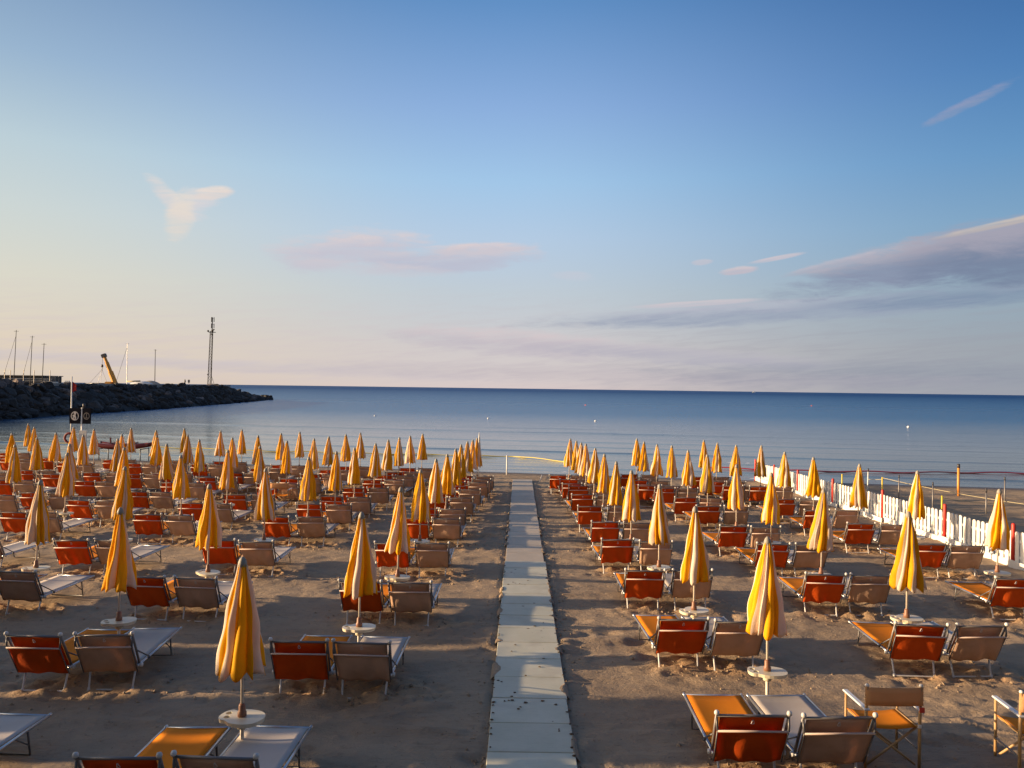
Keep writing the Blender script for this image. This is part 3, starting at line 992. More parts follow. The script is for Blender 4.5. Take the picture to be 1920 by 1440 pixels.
# the white one at the end of the left column
wp = thing('parasol', 'furled white parasol beside the last yellow one left of the walkway', 'parasol', (-1.72, 33.2, ground(-1.7, 33.2)))
wc = link('canopy', CANOPIES[2].copy(), wp)
wc.data.materials.clear()
wc.data.materials.append(M['white'])
wc.data.materials.append(M['white'])
wc.scale = (.55, .55, 1.05)
MB().tube([(0, 0, -.2), (0, 0, 2.32)], .018, 10).build('pole', M['white'], wp, True)
wc.location = (0, 0, .02)

# ------------------------------------------------------------------ loungers
BT = Vector((0, -.27, .50)) ;  BL = BT.length
BD = BT.normalized()                      # up the back
BN = Vector((0, -BD.z, BD.y))             # out behind the back (towards the camera)
if BN.y > 0: BN = -BN
HZ = .315
def bp_(x, s, off=0.):
    return Vector((x, 0, HZ)) + BD * s + BN * off
TOPS = .52
def lounger_meshes(kind, seed):
    r = random.Random(seed)
    sling = M['orange_sling'] if kind == 'orange' else M['sheen_sling']
    back = M['orange_back'] if kind == 'orange' else M['tan_back']
    out = {}
    a, b, c = r.uniform(0, 6), r.uniform(0, 6), r.uniform(.006, .028)
    def bed(u, v):
        x = (u - .5) * .64
        y = .02 + v * 1.40
        return (x, y, HZ + .012 - .022 * math.sin(math.pi * u) * (.5 + .5 * math.sin(math.pi * v)) + .015 * v), (0, 0, 1)
    m = MB().slab(bed, 8, 8, .006)
    out['bed_sling'] = (m.mesh('bed_sling', sling, True))
    def bk(u, v):
        x = (u - .5) * .63
        s = .01 + v * (TOPS - .02)
        p = bp_(x, s, .014 * math.sin(math.pi * u))
        return p, BN
    m = MB().slab(bk, 8, 8, .006)
    out['back_sling'] = m.mesh('back_sling', back, True)
    def shd(u, v):
        x = (u - .5) * (.665 + .01 * v)
        s = -.055 + v * .445
        wv = c * math.sin(5 * u * math.pi + a + 2 * v) * (1 - v) + .012 * math.sin(3.2 * u * math.pi + b) * math.sin(math.pi * v)
        off = .075 + .028 * math.sin(math.pi * u) * math.sin(math.pi * min(1, v * 1.1)) + wv
        s += -.012 * math.sin(2.4 * math.pi * u + b) * (1 - v)
        return bp_(x, s, off), BN
    m = MB().slab(shd, 14, 8, .005)
    out['sunshade'] = m.mesh('sunshade', back, True)
    return out
V = {'orange': [lounger_meshes('orange', s) for s in (1, 2, 3, 7, 8)], 'tan': [lounger_meshes('tan', s) for s in (4, 5, 6, 9, 10)]}

def make_lounger(kind):
    t = thing('sun_lounger', '', 'sun lounger', group=kind + ' sun loungers standing in pairs on the sand')
    k = []
    vm = V[kind][0]
    for n_ in ('bed_sling', 'back_sling', 'sunshade'):
        k.append(link(n_, vm[n_], t))
    fr = MB()
    for s in (-1, 1):
        fr.tube([(s * .342, -.06, HZ - .004), (s * .342, .7, HZ), (s * .342, 1.445, HZ + .016)], .0155, 8)
        fr.tube([(s * .342, 1.43, HZ + .016), (s * .342, 1.47, HZ + .018)], .019, 8)
    fr.tube([(-.342, 1.43, HZ + .016), (.342, 1.43, HZ + .016)], .015, 8)
    fr.tube([(-.342, .0, HZ - .004), (.342, .0, HZ - .004)], .013, 8)
    k.append(fr.build('bed_frame', M['alu'], t, True))
    bf = MB()
    for s in (-1, 1):
        bf.tube([bp_(s * .345, -.01), bp_(s * .352, TOPS + .012)], .0155, 8)
    bf.tube([bp_(-.35, TOPS - .01), bp_(.35, TOPS - .01)], .0145, 8)
    k.append(bf.build('back_frame', M['steel'], t, True))
    for s in (-1, 1):
        k.append(MB().lathe([(.012, -.015), (.024, -.01), (.027, .008), (.020, .026), (.006, .032)], 10,
                            tuple(bp_(s * .353, TOPS + .02))).build('end_cap', M['whitetube'], t, True))
    for s in (-1, 1):
        sf = MB()
        sf.tube([bp_(s * .352, .49, .012), bp_(s * .350, .43, .055), bp_(s * .345, .388, .078)], .012, 6)
        sf.tube([bp_(s * .345, .388, .078), bp_(s * .338, -.05, .08)], .008, 6)
        k.append(sf.build('sunshade_frame', M['darktube'], t, True))
    sb = MB().tube([bp_(-.345, .392, .086), bp_(.345, .392, .086)], .011, 6)
    k.append(sb.build('piping', M['piping'], t, True))
    em = MB()
    pts = []
    for q in range(13):
        a_ = math.pi * 2 * q / 12
        rr = .020
        px, pz = rr * .8 * math.sin(a_), -rr * math.cos(a_)
        if pz > 0:
            pz = pz * 2.1
            px *= .55
        pts.append(bp_(px, .447 + pz * .9, .030))
    em.tube(pts, .0042, 5, False)
    k.append(em.build('emblem', M['sign_white'], t, True))
    lg = MB()
    lg.tube([(-.285, .035, HZ - .02), (-.275, -.045, .015), (-.262, -.05, .004), (.262, -.05, .004), (.275, -.045, .015), (.285, .035, HZ - .02)], .0135, 8)
    for s in (-1, 1):
        lg.tube([(s * .275, -.045, .03), (s * .277, -.052, -.03)], .018, 8)
    k.append(lg.build('rear_leg', M['whitetube'], t, True))
    lg = MB()
    lg.tube([(-.315, 1.12, HZ), (-.30, 1.20, .02), (.30, 1.20, .02), (.315, 1.12, HZ)], .012, 8)
    for s in (-1, 1):
        lg.tube([(s * .32, .90, HZ - .01), (s * .306, 1.17, .13)], .008, 6)
    k.append(lg.build('front_leg', M['darktube'], t, True))
    for s in (-1, 1):
        st = MB()
        st.tube([bp_(s * .365, .24), (s * .365, .26, HZ + .01)], .009, 6)
        st.tube([(s * .345, .24, HZ + .005), (s * .38, .24, HZ + .005)], .016, 8)
        k.append(st.build('ratchet_strut', M['darktube'], t, True))
    for s in (-1, 1):
        hb = MB()
        hb.tube([(s * .345, -.012, HZ - .005), (s * .388, -.012, HZ - .005)], .026, 10)
        k.append(hb.build('hinge', M['whitetube'], t, True))
    return t, k
protos = {'orange': make_lounger('orange'), 'tan': make_lounger('tan')}
used = {'orange': False, 'tan': False}
rl = random.Random(5150)
SKIP = {('L3', 0, 'orange'), ('L4', 0, 'orange'), ('L5', 0, 'orange'), ('L6', 0, 'orange'), ('L2', 0, 'orange')}
COLW = {'orange': 'orange', 'tan': 'tan'}
for kcol, lst in PAIRS.items():
    cnt = {'orange': 0, 'tan': 0}
    for i, (mx, my) in enumerate(lst):
        if my + 1.4 > shore(mx) - 1.0 and i == len(lst) - 1 and kcol in ('L5', 'L6', 'L7'):
            pass
        for kind, sx in (('orange', -.41), ('tan', .41)):
            if (kcol, i, kind) in SKIP:
                continue
            x = mx + sx + rl.uniform(-.035, .035)
            yv = my + rl.uniform(-.06, .06)
            loc = (x, yv, ground(x, yv) + rl.uniform(-.012, .004))
            rot = (SLOPE + rl.uniform(-.012, .012), rl.uniform(-.015, .015), rl.uniform(-.075, .075))
            n = cnt[kind]
            cnt[kind] += 1
            if n == 0:
                lab = COLW[kind] + ' sun lounger, the nearest one of the ' + CNAME[kcol]
            else:
                lab = COLW[kind] + ' sun lounger, ' + ORD[n] + ' from the front in the ' + CNAME[kcol]
            root, kids = protos[kind]
            if not used[kind]:
                root.location, root.rotation_euler = loc, rot
                root['label'] = lab
                used[kind] = True
                continue
            vm = V[kind][rl.randrange(5)]
            dup(root, kids, loc, rot, lab, vm)

# ------------------------------------------------------------------ director chairs
def director(loc, rz, label, tag_=True):
    t = thing('director_chair', label, 'folding chair', (loc[0], loc[1], ground(loc[0], loc[1])), rz, 'folding director chairs')
    W2 = .285
    for s in (-1, 1):
        MB().tube([(s * W2, -.23, 0), (s * W2, -.23, .47), (s * W2, -.25, .88)], .017, 10).build('back_post', M['wood'], t, True)
        MB().lathe([(.018, .0), (.022, .005), (.019, .02), (.006, .028)], 10, (s * W2, -.25, .875)).build('post_cap', M['white'], t, True)
        MB().tube([(s * W2, .24, 0), (s * W2, .24, .62)], .015, 8).build('front_post', M['wood'], t, True)
        MB().box((s * W2, .0, .635), (.055, .54, .022), bev=.006).build('armrest', M['bluearm'], t)
        MB().tube([(s * W2, -.23, .20), (s * W2, .24, .20)], .010, 6).build('side_rail', M['steel'], t, True)
        MB().tube([(s * (W2 - .02), -.22, .44), (s * (W2 - .02), .23, .44)], .013, 8).build('seat_rail', M['wood'], t, True)
    for yy_, sg in ((-.20, 1), (-.18, -1), (.20, 1), (.22, -1)):
        MB().tube([(-sg * (W2 - .02), yy_, .03), (sg * (W2 - .02), yy_, .43)], .013, 8).build('cross_leg', M['wood'], t, True)
    def bk(u, v):
        a = (u - .5) * 2
        return (a * (W2 + .02), -.262 - .02 * (1 - a * a) * 1., .68 + .19 * v), (0, -1, 0)
    MB().slab(bk, 10, 3, .006).build('backrest', M['warm_canvas'], t, True)
    def st(u, v):
        a = (u - .5) * 2
        return (a * (W2 - .005), -.22 + .45 * v, .452 - .03 * (1 - a * a)), (0, 0, 1)
    MB().slab(st, 8, 4, .006).build('seat', M['orange_sling'], t, True)
    return t
dc = director((3.96, 8.42), .02, 'wooden director chair, tan back and orange seat, beside the nearest tan lounger')
tg = MB().box((.285, -.275, .64), (.05, .012, .055), bev=.003)
tg.build('tag', M['red'], dc)
MB().box((.272, -.255, .46), (.035, .012, .035), bev=.003).build('white_tag', M['white'], dc)
director((5.52, 8.28), -.08, 'director chair cut off by the photo edge, only its armrest side showing')
director((-8.05, 26.2), .05, 'small tan and orange director chair among the loungers far back on the left')

# ------------------------------------------------------------------ picket fence
fence = thing('picket_fence', 'white picket fence running from the sea along the lounger rows', 'fence', (11.75, 0, 0))
def picket(wd=.135, hh=.80):
    prof = [(-wd / 2, 0), (wd / 2, 0), (wd / 2, hh - .05), (wd * .35, hh - .015), (0, hh), (-wd * .35, hh - .015), (-wd / 2, hh - .05)]
    v = [(-.011, a, b) for a, b in prof] + [(.011, a, b) for a, b in prof]
    n = len(prof)
    f = [tuple(range(n)), tuple(range(2 * n - 1, n - 1, -1))] + [(i, i + n, (i + 1) % n + n, (i + 1) % n) for i in range(n)]
    return MB().add(v, f).mesh('picket', M['white'])
pk = picket()
rk = random.Random(9)
y = 12.0
while y < 38.2:
    xo = .1 * math.sin(y * .35) - .012 * max(0, y - 26)
    o = link('picket', pk, fence, (xo, y, ground(11.75, y) + .06 + rk.uniform(-.01, .01)))
    o.rotation_euler = (rk.uniform(-.008, .008), rk.uniform(-.012, .012), 0)
    y += .205
def fx(y):
    return .1 * math.sin(y * .35) - .012 * max(0, y - 26)
for hz, hh in ((.24, .06), (.62, .06)):
    yy = 12.0
    while yy < 38:
        y2 = min(38.1, yy + 3.25)
        mbx = MB()
        n = 4
        for q in range(n):
            a, b = yy + (y2 - yy) * q / n, yy + (y2 - yy) * (q + 1) / n
            mbx.box(((fx(a) + fx(b)) / 2 + .028, (a + b) / 2, ground(11.7, (a + b) / 2) + hz), (.028, b - a - .002, hh))
        mbx.build('rail', M['white'], fence)
        yy = y2
yy = 12.0
while yy < 38:
    y2 = min(38.1, yy + 3.25)
    mbx = MB()
    mbx.box(((fx(yy) + fx(y2)) / 2 - .06, (yy + y2) / 2, ground(11.7, (yy + y2) / 2) + .06), (.03, y2 - yy - .01, .19), bev=.004)
    mbx.build('base_board', M['white'], fence)
    yy = y2
for y_, hh in ((15.0, 1.02), (18.5, 1.02), (21.6, 1.05), (25.2, 1.02), (28.8, 1.0), (32.2, 1.0), (35.3, .95), (38.3, 1.05)):
    MB().lathe([(.048, -.1), (.048, hh - .03), (.035, hh), (.01, hh + .01)], 12, (fx(y_) - .01, y_, ground(11.7, y_))).build('post', M['red'], fence, True)
MB().box((-.16, 23.6, ground(11.7, 23.6) + .28), (.02, .42, .5), Matrix.Rotation(.18, 3, 'Y')).build('notice_panel', M['white'], fence)

# ------------------------------------------------------------------ sports area poles and cords behind the fence
def pole(x, y, hh, r, mat, label, tipmat=None, tip=.15, name='marker_pole', group='marker poles beyond the fence', lean=(0, 0)):
    t = thing(name, label, 'pole', (x, y, ground(x, y)), group=group)
    t.rotation_euler = (lean[0], lean[1], 0)
    MB().tube([(0, 0, -.2), (0, 0, hh - (tip if tipmat else 0))], r, 10).build('shaft', mat, t, True)
    if tipmat:
        MB().tube([(0, 0, hh - tip), (0, 0, hh)], r * 1.15, 10).build('tip', tipmat, t, True)
    return t
pole(18.3, 32.4, 1.33, .05, M['orange_post'], 'thick orange wooden post with a black tip beyond the fence', M['darkpl'], .16)
pole(14.75, 32.87, 1.05, .025, M['white'], 'thin white pole with black top rising just behind the fence', M['darkpl'], .14, lean=(0, .02))
pole(15.25, 31.2, .95, .022, M['steel'], 'thin grey pole with dark top, second grey one beyond the fence', M['darkpl'], .12)
pole(14.69, 27.6, 1.05, .022, M['steel'], 'thin grey pole standing beside the yellow pole beyond the fence', M['darkpl'], .12)
pole(16.25, 27.06, .92, .026, M['steel'], 'dark grey pole with blue top at the roped sand court', M['darkpl'], .16)
pole(18.72, 30.0, 1.05, .024, M['steel'], 'thin grey pole farthest right on the sand beyond the fence', M['darkpl'], .14)
pole(14.46, 34.76, .62, .03, M['yellow_post'], 'short yellow pole farthest back behind the picket fence')
pole(15.1, 32.3, .75, .028, M['yellow_post'], 'yellow pole between two thin grey poles beyond the fence')
pole(14.8, 27.2, .62, .03, M['yellow_post'], 'yellow pole nearest to the picket fence')
pole(-.6, 38.5, .98, .035, M['white'], 'lone white post at the water edge beyond the walkway end', None)
pole(.94, 35.3, .36, .02, M['white'], 'short white stick leaning beside the walkway end', lean=(0, .35))
# orange foot of the lone post
def sag(a, b, s, n=10):
    a, b = Vector(a), Vector(b)
    return [a.lerp(b, i / n) - Vector((0, 0, s * 4 * (i / n) * (1 - i / n))) for i in range(n + 1)]
def g(x, y, z): return (x, y, ground(x, y) + z)
c_ = MB()
c_.tube(sag(g(15.1, 32.3, .72), g(18.9, 24.5, .4), .15), .010, 5)
o = c_.build('boundary_cord', M['cord'], label='pale cord sagging from the yellow pole towards the fence corner', category='cord')
c_ = MB().tube(sag(g(14.8, 27.2, .55), g(18.3, 27.6, .35), .1) , .010, 5)
o = c_.build('boundary_cord', M['cord'], label='pale cord crossing the sand court from the nearest yellow pole', category='cord')
c_ = MB().tube(sag(g(14.75, 32.87, .6), g(15.1, 32.3, .66), .02) + sag(g(15.1, 32.3, .66), g(18.3, 32.4, .3), .08), .009, 5)
o = c_.build('boundary_cord', M['cord'], label='thin cord tied from the white pole to the orange post', category='cord')

# ------------------------------------------------------------------ lane ropes and buoys in the water
def seaz(dz=.0): return SEA + dz
def rope(pts, r, mat, label):
    path = []
    for a, b in zip(pts[:-1], pts[1:]):
        n = 14
        for i in range(n):
            q = Vector((a[0], a[1], 0)).lerp(Vector((b[0], b[1], 0)), i / n)
            path.append((q.x, q.y + .12 * math.sin(q.x * .8), seaz(.05 + .03 * math.sin(q.x * 1.7))))
    path.append((pts[-1][0], pts[-1][1], seaz(.05)))
    o = MB().tube(path, r, 6).build('lane_rope', mat, None, True)
    o['label'] = label
    o['category'] = 'rope'
rope([(-38, 55.6), (-32, 54.7), (-23.3, 52.4), (-16.5, 50.8), (-9.4, 50.2), (-.45, 49.7), (3.0, 46.3)], .03, M['rope_yellow'], 'yellow floating rope stretched across the shallow water on the left')
rope([(10.6, 44.3), (13.5, 43.6), (16.6, 42.9), (22, 43.2), (28.2, 43.5), (36, 43.8)], .036, M['rope_red'], 'dark crimson floating rope stretched across the shallow water on the right')
def buoy(x, y, r, mat, label):
    o = MB().lathe([(.1 * r, -.5 * r), (.7 * r, -.4 * r), (r, .1 * r), (.8 * r, .6 * r), (.4 * r, .95 * r), (.08 * r, 1.05 * r)], 12).build('buoy', mat, None, True)
    o.location = (x, y, SEA)
    o['label'] = label
    o['category'] = 'buoy'
    o['group'] = 'small swim buoys on the calm sea'
buoy(-21.6, 115.3, .15, M['buoy'], 'small white buoy afloat left of the other white buoys')
buoy(-4.5, 111, .16, M['buoy'], 'small white buoy straight out from the left lounger columns')
buoy(10.5, 107, .17, M['buoy'], 'small white buoy straight out from the right lounger columns')
buoy(51, 102, .19, M['buoy'], 'small white buoy alone far to the right on the water')
buoy(18.1, 213, .25, M['redbuoy'], 'tiny red buoy out beyond the white ones near the middle')
buoy(94, 250, .28, M['redbuoy'], 'tiny red buoy out on the right half of the sea')
# far motor boat
fb = thing('motor_boat', 'tiny white boat far out on the horizon to the right', 'boat', (1126, 3731, SEA))
MB().add([(-7, -2, 0), (6, -2, 0), (6, 2, 0), (-7, 2, 0), (-8, -2.4, 2.2), (9, 0, 2.6), (-8, 2.4, 2.2), (2, -2.3, 2.4), (2, 2.3, 2.4)],
         [(0, 1, 7, 4), (1, 5, 7), (2, 3, 6, 8), (2, 8, 5), (1, 2, 5), (3, 0, 4, 6), (4, 7, 5, 8, 6), (3, 2, 1, 0)]).build('hull', M['hull'], fb)
MB().box((-2, 0, 4), (6, 3, 3.6), bev=.5).build('cabin', M['hull'], fb)

# ------------------------------------------------------------------ life guard corner on the left
lx, ly = -25.2, 43.6
st_ = thing('rescue_boat', 'dark red rescue rowing boat raised on a thin trestle at the water edge', 'boat', (-22.6, 44.0, ground(-22.6, 44.0)))
hb = MB()
n = 18
for s in (-.42, .42):
    vs_, fs = [], []
    for i in range(n + 1):
        u = i / n
        xx = (u - .5) * 3.15
        wdt = .17 * math.sin(math.pi * min(1, max(0, u))) ** .5 + .01
        rise = .22 * abs(2 * u - 1) ** 2.6
        bot = .62 + rise + .0
        top = .92 + rise * .55
        for (yo, zz) in ((-wdt, top), (-wdt * .7, (bot + top) / 2 - .08), (0, bot), (wdt * .7, (bot + top) / 2 - .08), (wdt, top)):
            vs_.append((xx, s + yo, zz))
    for i in range(n):
        for k in range(5):
            k2 = (k + 1) % 5
            fs.append((i * 5 + k, i * 5 + k2, (i + 1) * 5 + k2, (i + 1) * 5 + k))
    fs += [tuple(range(5)), tuple(n * 5 + k for k in range(4, -1, -1))]
    hb.add(vs_, fs)
hb.build('hull', M['maroon'], st_, True)
MB().box((.0, 0, .95), (.9, .9, .04)).build('deck', M['maroon'], st_)
for s in (-.55, .55):
    MB().box((s, 0, .98), (.12, .95, .06)).box((s, -.40, 1.14), (.07, .06, .34), Matrix.Rotation(.15 * s, 3, 'Y')).build('oar_stand', M['maroon'], st_)
for s in (-1.15, 1.2):
    m_ = MB()
    for yo in (-.5, .5):
        m_.tube([(s, yo, -.1), (s, yo, .70)], .028, 8)
    m_.tube([(s, -.55, .66), (s, .55, .66)], .025, 8)
    m_.build('trestle', M['darktube'], st_, True)
fp_ = thing('flag_pole', 'tall thin pole with a dark red flag beside the two sign boards', 'flag pole', (-26.0, 44.6, ground(-26, 44.6)))
MB().tube([(0, 0, -.2), (0, 0, 4.75)], .035, 8).build('pole', M['white'], fp_, True)
def flg(u, v):
    return (.03 + .26 * u, .03 * math.sin(u * 5), 4.45 - .62 * v - .18 * u * (1 - v) + .1 * u * v), (0, -1, 0)
MB().slab(flg, 6, 6, .006).build('flag', M['flag'], fp_, True)
sg = thing('sign_post', 'white post with two square navy notice boards over the beach', 'sign', (-24.6, 43.2, ground(-24.6, 43.2)))
MB().tube([(-.0, .06, -.2), (0, .06, 2.95)], .055, 10).build('post', M['white'], sg, True)
for cx, wd, ttl in ((-.37, .62, 'a'), (.29, .48, 'b')):
    bd = MB().box((cx, 0, 2.48), (wd, .04, .88), bev=.006).build('notice_board', M['sign_dark'], sg)
    ring = MB()
    rr = wd * .36
    n = 28
    for (ra, rb) in ((rr, rr * .8),):
        v = []
        for q in range(n):
            a_ = 2 * math.pi * q / n
            v += [(cx + ra * math.cos(a_), -.024, 2.48 + ra * 1.15 * math.sin(a_)), (cx + rb * math.cos(a_), -.024, 2.48 + rb * 1.15 * math.sin(a_))]
        ring.add(v, [(2 * q, 2 * q + 1, (2 * q + 3) % (2 * n), (2 * q + 2) % (2 * n)) for q in range(n)])
    if ttl == 'a':
        ring.box((cx + .01, -.026, 2.62), (.12, .006, .12), Matrix.Rotation(.3, 3, 'Y'))
        ring.box((cx - .03, -.026, 2.47), (.16, .006, .16), Matrix.Rotation(-.3, 3, 'Y'))
        ring.box((cx + .03, -.026, 2.34), (.07, .006, .16), Matrix.Rotation(.3, 3, 'Y'))
        ring.box((cx - .08, -.026, 2.33), (.06, .006, .14), Matrix.Rotation(-.35, 3, 'Y'))
    else:
        ring.box((cx, -.026, 2.48), (.03, .006, .26))
        ring.box((cx, -.026, 2.38), (.13, .006, .03))
    ring.build('emblem', M['sign_white'] if ttl == 'a' else M['steel'], sg, label='round pale ring emblem' if ttl == 'a' else 'faint grey ring emblem')
MB().lathe([(.03, 0), (.075, .03), (.075, .2), (.03, .23)], 10, (.1, .05, 2.95)).build('lamp_head', M['darkpl'], sg, True)
wb = MB().box((-24.42, 43.05, ground(-24.4, 43) + 1.05), (.42, .05, 1.25), bev=.01).build('white_board', M['white'], label='plain white board standing below the navy notice boards', category='board')
lb = MB()
ringp = [(.26 * math.cos(a_), 0, .26 * math.sin(a_)) for a_ in [2 * math.pi * q / 20 for q in range(21)]]
lb.tube(ringp, .065, 8, False)
lbo = lb.build('lifebuoy', M['faded_red'], None, True, label='dark red lifebuoy hanging below the sign boards', category='lifebuoy')
lbo.location = (-25.15, 43.0, ground(-25, 43) + 1.25)
hk = MB().tube([(0, .05, -1.4), (0, .05, .28)], .03, 8)
hk.build('stake', M['white'], lbo, True)

# ------------------------------------------------------------------ breakwater
TOE = [(-57, 62), (-58.5, 80), (-60, 95), (-61.5, 115), (-62, 130), (-64, 150), (-67, 175), (-71, 205), (-73.5, 222), (-74.5, 230)]
def toe(y):
    for (x0, y0), (x1, y1) in zip(TOE[:-1], TOE[1:]):
        if y <= y1:
            return x0 + (x1 - x0) * (y - y0) / (y1 - y0)
    return TOE[-1][0]
bw = thing('breakwater', 'long dark breakwater of piled boulders reaching out into the sea on the left', 'breakwater', (0, 0, 0))
CREST = 4.15 + SEA
def crest(y):
    base = CREST - .12
    if y < 108:
        base += .55 * (1 - max(0, (y - 98) / 10)) if y > 98 else .55
    if y > 196:
        base = CREST - .12 - (y - 196) / 36 * 3.3
    return base
core = MB()
yy = np.linspace(45, 231, 94)
rc = random.Random(21)
for i, y in enumerate(yy):
    x = toe(max(62, y))
    cz = crest(y)
    for k, (o, f_) in enumerate(((.8, -.15), (-1.5, .28), (-3.6, .66), (-5.6, .93), (-12, .93), (-17, -.2))):
        core.v.append((x + o + rc.uniform(-.4, .4), y + rc.uniform(-.4, .4), SEA + (cz - SEA) * f_ + rc.uniform(-.2, .2) * (f_ > 0)))
for i in range(len(yy) - 1):
    for k in range(5):
        a = i * 6 + k
        core.f.append((a, a + 6, a + 7, a + 1))
        core.mi.append(0)
o_ = (len(yy) - 1) * 6
core.f.append(tuple(o_ + k for k in range(6)))
core.mi.append(0)
core.build('rubble_core', M['rock'], bw, False)
def boulder(seed):
    r = random.Random(seed)
    import bmesh
    bm = bmesh.new()
    bmesh.ops.create_icosphere(bm, subdivisions=2, radius=1)
    planes = [(Vector((r.gauss(0, 1), r.gauss(0, 1), r.gauss(0, 1))).normalized(), r.uniform(.55, .82)) for _ in range(9)]
    for v in bm.verts:
        for n_, d_ in planes:
            e = v.co.dot(n_)
            if e > d_:
                v.co -= n_ * (e - d_)
    me = bpy.data.meshes.new('rock')
    bm.to_mesh(me)
    bm.free()
    me.materials.append(M['rock'])
    return me
BO = [boulder(s) for s in range(8)]
cands = []
y = 60.
while y < 231:
    step = .9 + (y - 60) * .0045
    for k in range(3):
        s = rc.random()
        f_ = s
        x = toe(y) - 5.8 * f_ + rc.uniform(-.2, .2)
        z = SEA + (crest(y) - SEA) * (f_ ** .9) - .1
        size = rc.uniform(.65, 1.25) * (1.15 - .25 * f_)
        cands.append((x, y + rc.uniform(-.5, .5), z, size))
    y += step
# closing round the tip
for k in range(16):
    a_ = rc.uniform(0, math.pi)
    cands.append((-80 + 6.5 * math.cos(a_), 226 + 8 * math.sin(a_) * rc.uniform(.6, 1), SEA + rc.uniform(-.2, .9), rc.uniform(.8, 1.3)))
rc.shuffle(cands)
cands.sort(key=lambda q: -q[3] / q[1])
for i, (x, y, z, s) in enumerate(cands[:298]):
    o = link('rock', BO[i % 8], bw, (x, y, z))
    o.scale = (s, s * rc.uniform(.9, 1.4), s * rc.uniform(.6, .85))
    o.rotation_euler = (rc.uniform(-.5, .5), rc.uniform(-.5, .5), rc.uniform(0, 6.28))
rest = MB()
import itertools
small = []
for i in range(1100):
    y = rc.uniform(60, 231)
    f_ = rc.random() ** .8
    small.append((toe(y) - 6.2 * f_ + .3, y, SEA + (crest(y) - SEA) * f_ - .05, rc.uniform(.3, .7)))
for q in cands[298:]:
    small.append(q)
for (x, y, z, s) in small:
    me = BO[rc.randrange(8)]
    R_ = Matrix.Rotation(rc.uniform(0, 6.28), 3, 'Z') @ Matrix.Rotation(rc.uniform(-.6, .6), 3, 'X')
    rest.add([R_ @ Vector((v.co.x * s, v.co.y * s * 1.2, v.co.z * s * .75)) + Vector((x, y, z)) for v in me.vertices],
             [tuple(p.vertices) for p in me.polygons])
rest.build('small_rocks', M['rock'], bw, False, kind='stuff')
# parapet along the crest
par = MB()
ys_ = np.linspace(106, 205, 30)
for a, b in zip(ys_[:-1], ys_[1:]):
    x0, x1 = toe(a) - 6.0, toe(b) - 6.0
    v = []
    for (x, y) in ((x0, a), (x1, b)):
        v += [(x, y, CREST - 1.2), (x, y, CREST + .12), (x - .6, y, CREST + .12), (x - .6, y, CREST - 1.2)]
    par.add(v, [(0, 4, 5, 1), (1, 5, 6, 2), (2, 6, 7, 3)] + ([(0, 1, 2, 3)] if a == ys_[0] else []) + ([(7, 6, 5, 4)] if b == ys_[-1] else []))
par.build('parapet', M['concrete'], bw)
qy = MB()
qy.box((-115, 128, SEA + 1.55), (60, 150, 3.3), bev=.1)
qy.build('quay', M['concrete'], kind='structure')

# low dark wall building at the landward end
def at(px, Yd, z=None, py=None):
    """world point that stands at photo column px, Yd metres out"""
    return ((px - 975) / F * Yd)
bd = thing('harbour_store', 'long low dark building with a row of thin rail posts, left end of the breakwater', 'building', (0, 0, 0))
Yd = 118.
xa, xb = at(-60, Yd), at(92, Yd)
zt = EYE + (718 - 705) / F * Yd - .15
MB().box(((xa + xb) / 2, Yd, (zt + SEA) / 2 - .0), (xb - xa, 5, zt - SEA), bev=.05).build('wall', M['darkwall'], bd)
MB().box(((xa + xb) / 2, Yd, zt + .03), (xb - xa + .3, 5.4, .12), bev=.02).build('roof', M['steel'], bd)
for px in (2, 13, 38, 58, 88):
    xp = at(px, Yd - 3)
    MB().tube([(xp, Yd - 3, zt - 1.2), (xp, Yd - 3, zt + .85)], .05, 6).build('post', M['steel'], bd)
m_ = MB()
for zz in (-.45, -.75):
    m_.tube([(at(-60, Yd - 3), Yd - 3, zt + zz), (at(92, Yd - 3), Yd - 3, zt + zz)], .035, 6)
m_.build('railing', M['hull'], bd)
sb = thing('notice_sign', 'square grey sign board on a white cabinet at the end of the dark building', 'sign', (at(95.5, 117), 117, SEA + 3.2))
MB().box((0, 0, .62), (1.1, .6, 1.3), bev=.04).build('cabinet', M['hull'], sb)
MB().box((-.02, -.1, 1.75), (.72, .08, .85), bev=.02).build('board', M['steel'], sb)
MB().tube([(.75, 0, -.4), (.75, 0, 2.1)], .05, 6).build('post', M['steel'], sb)

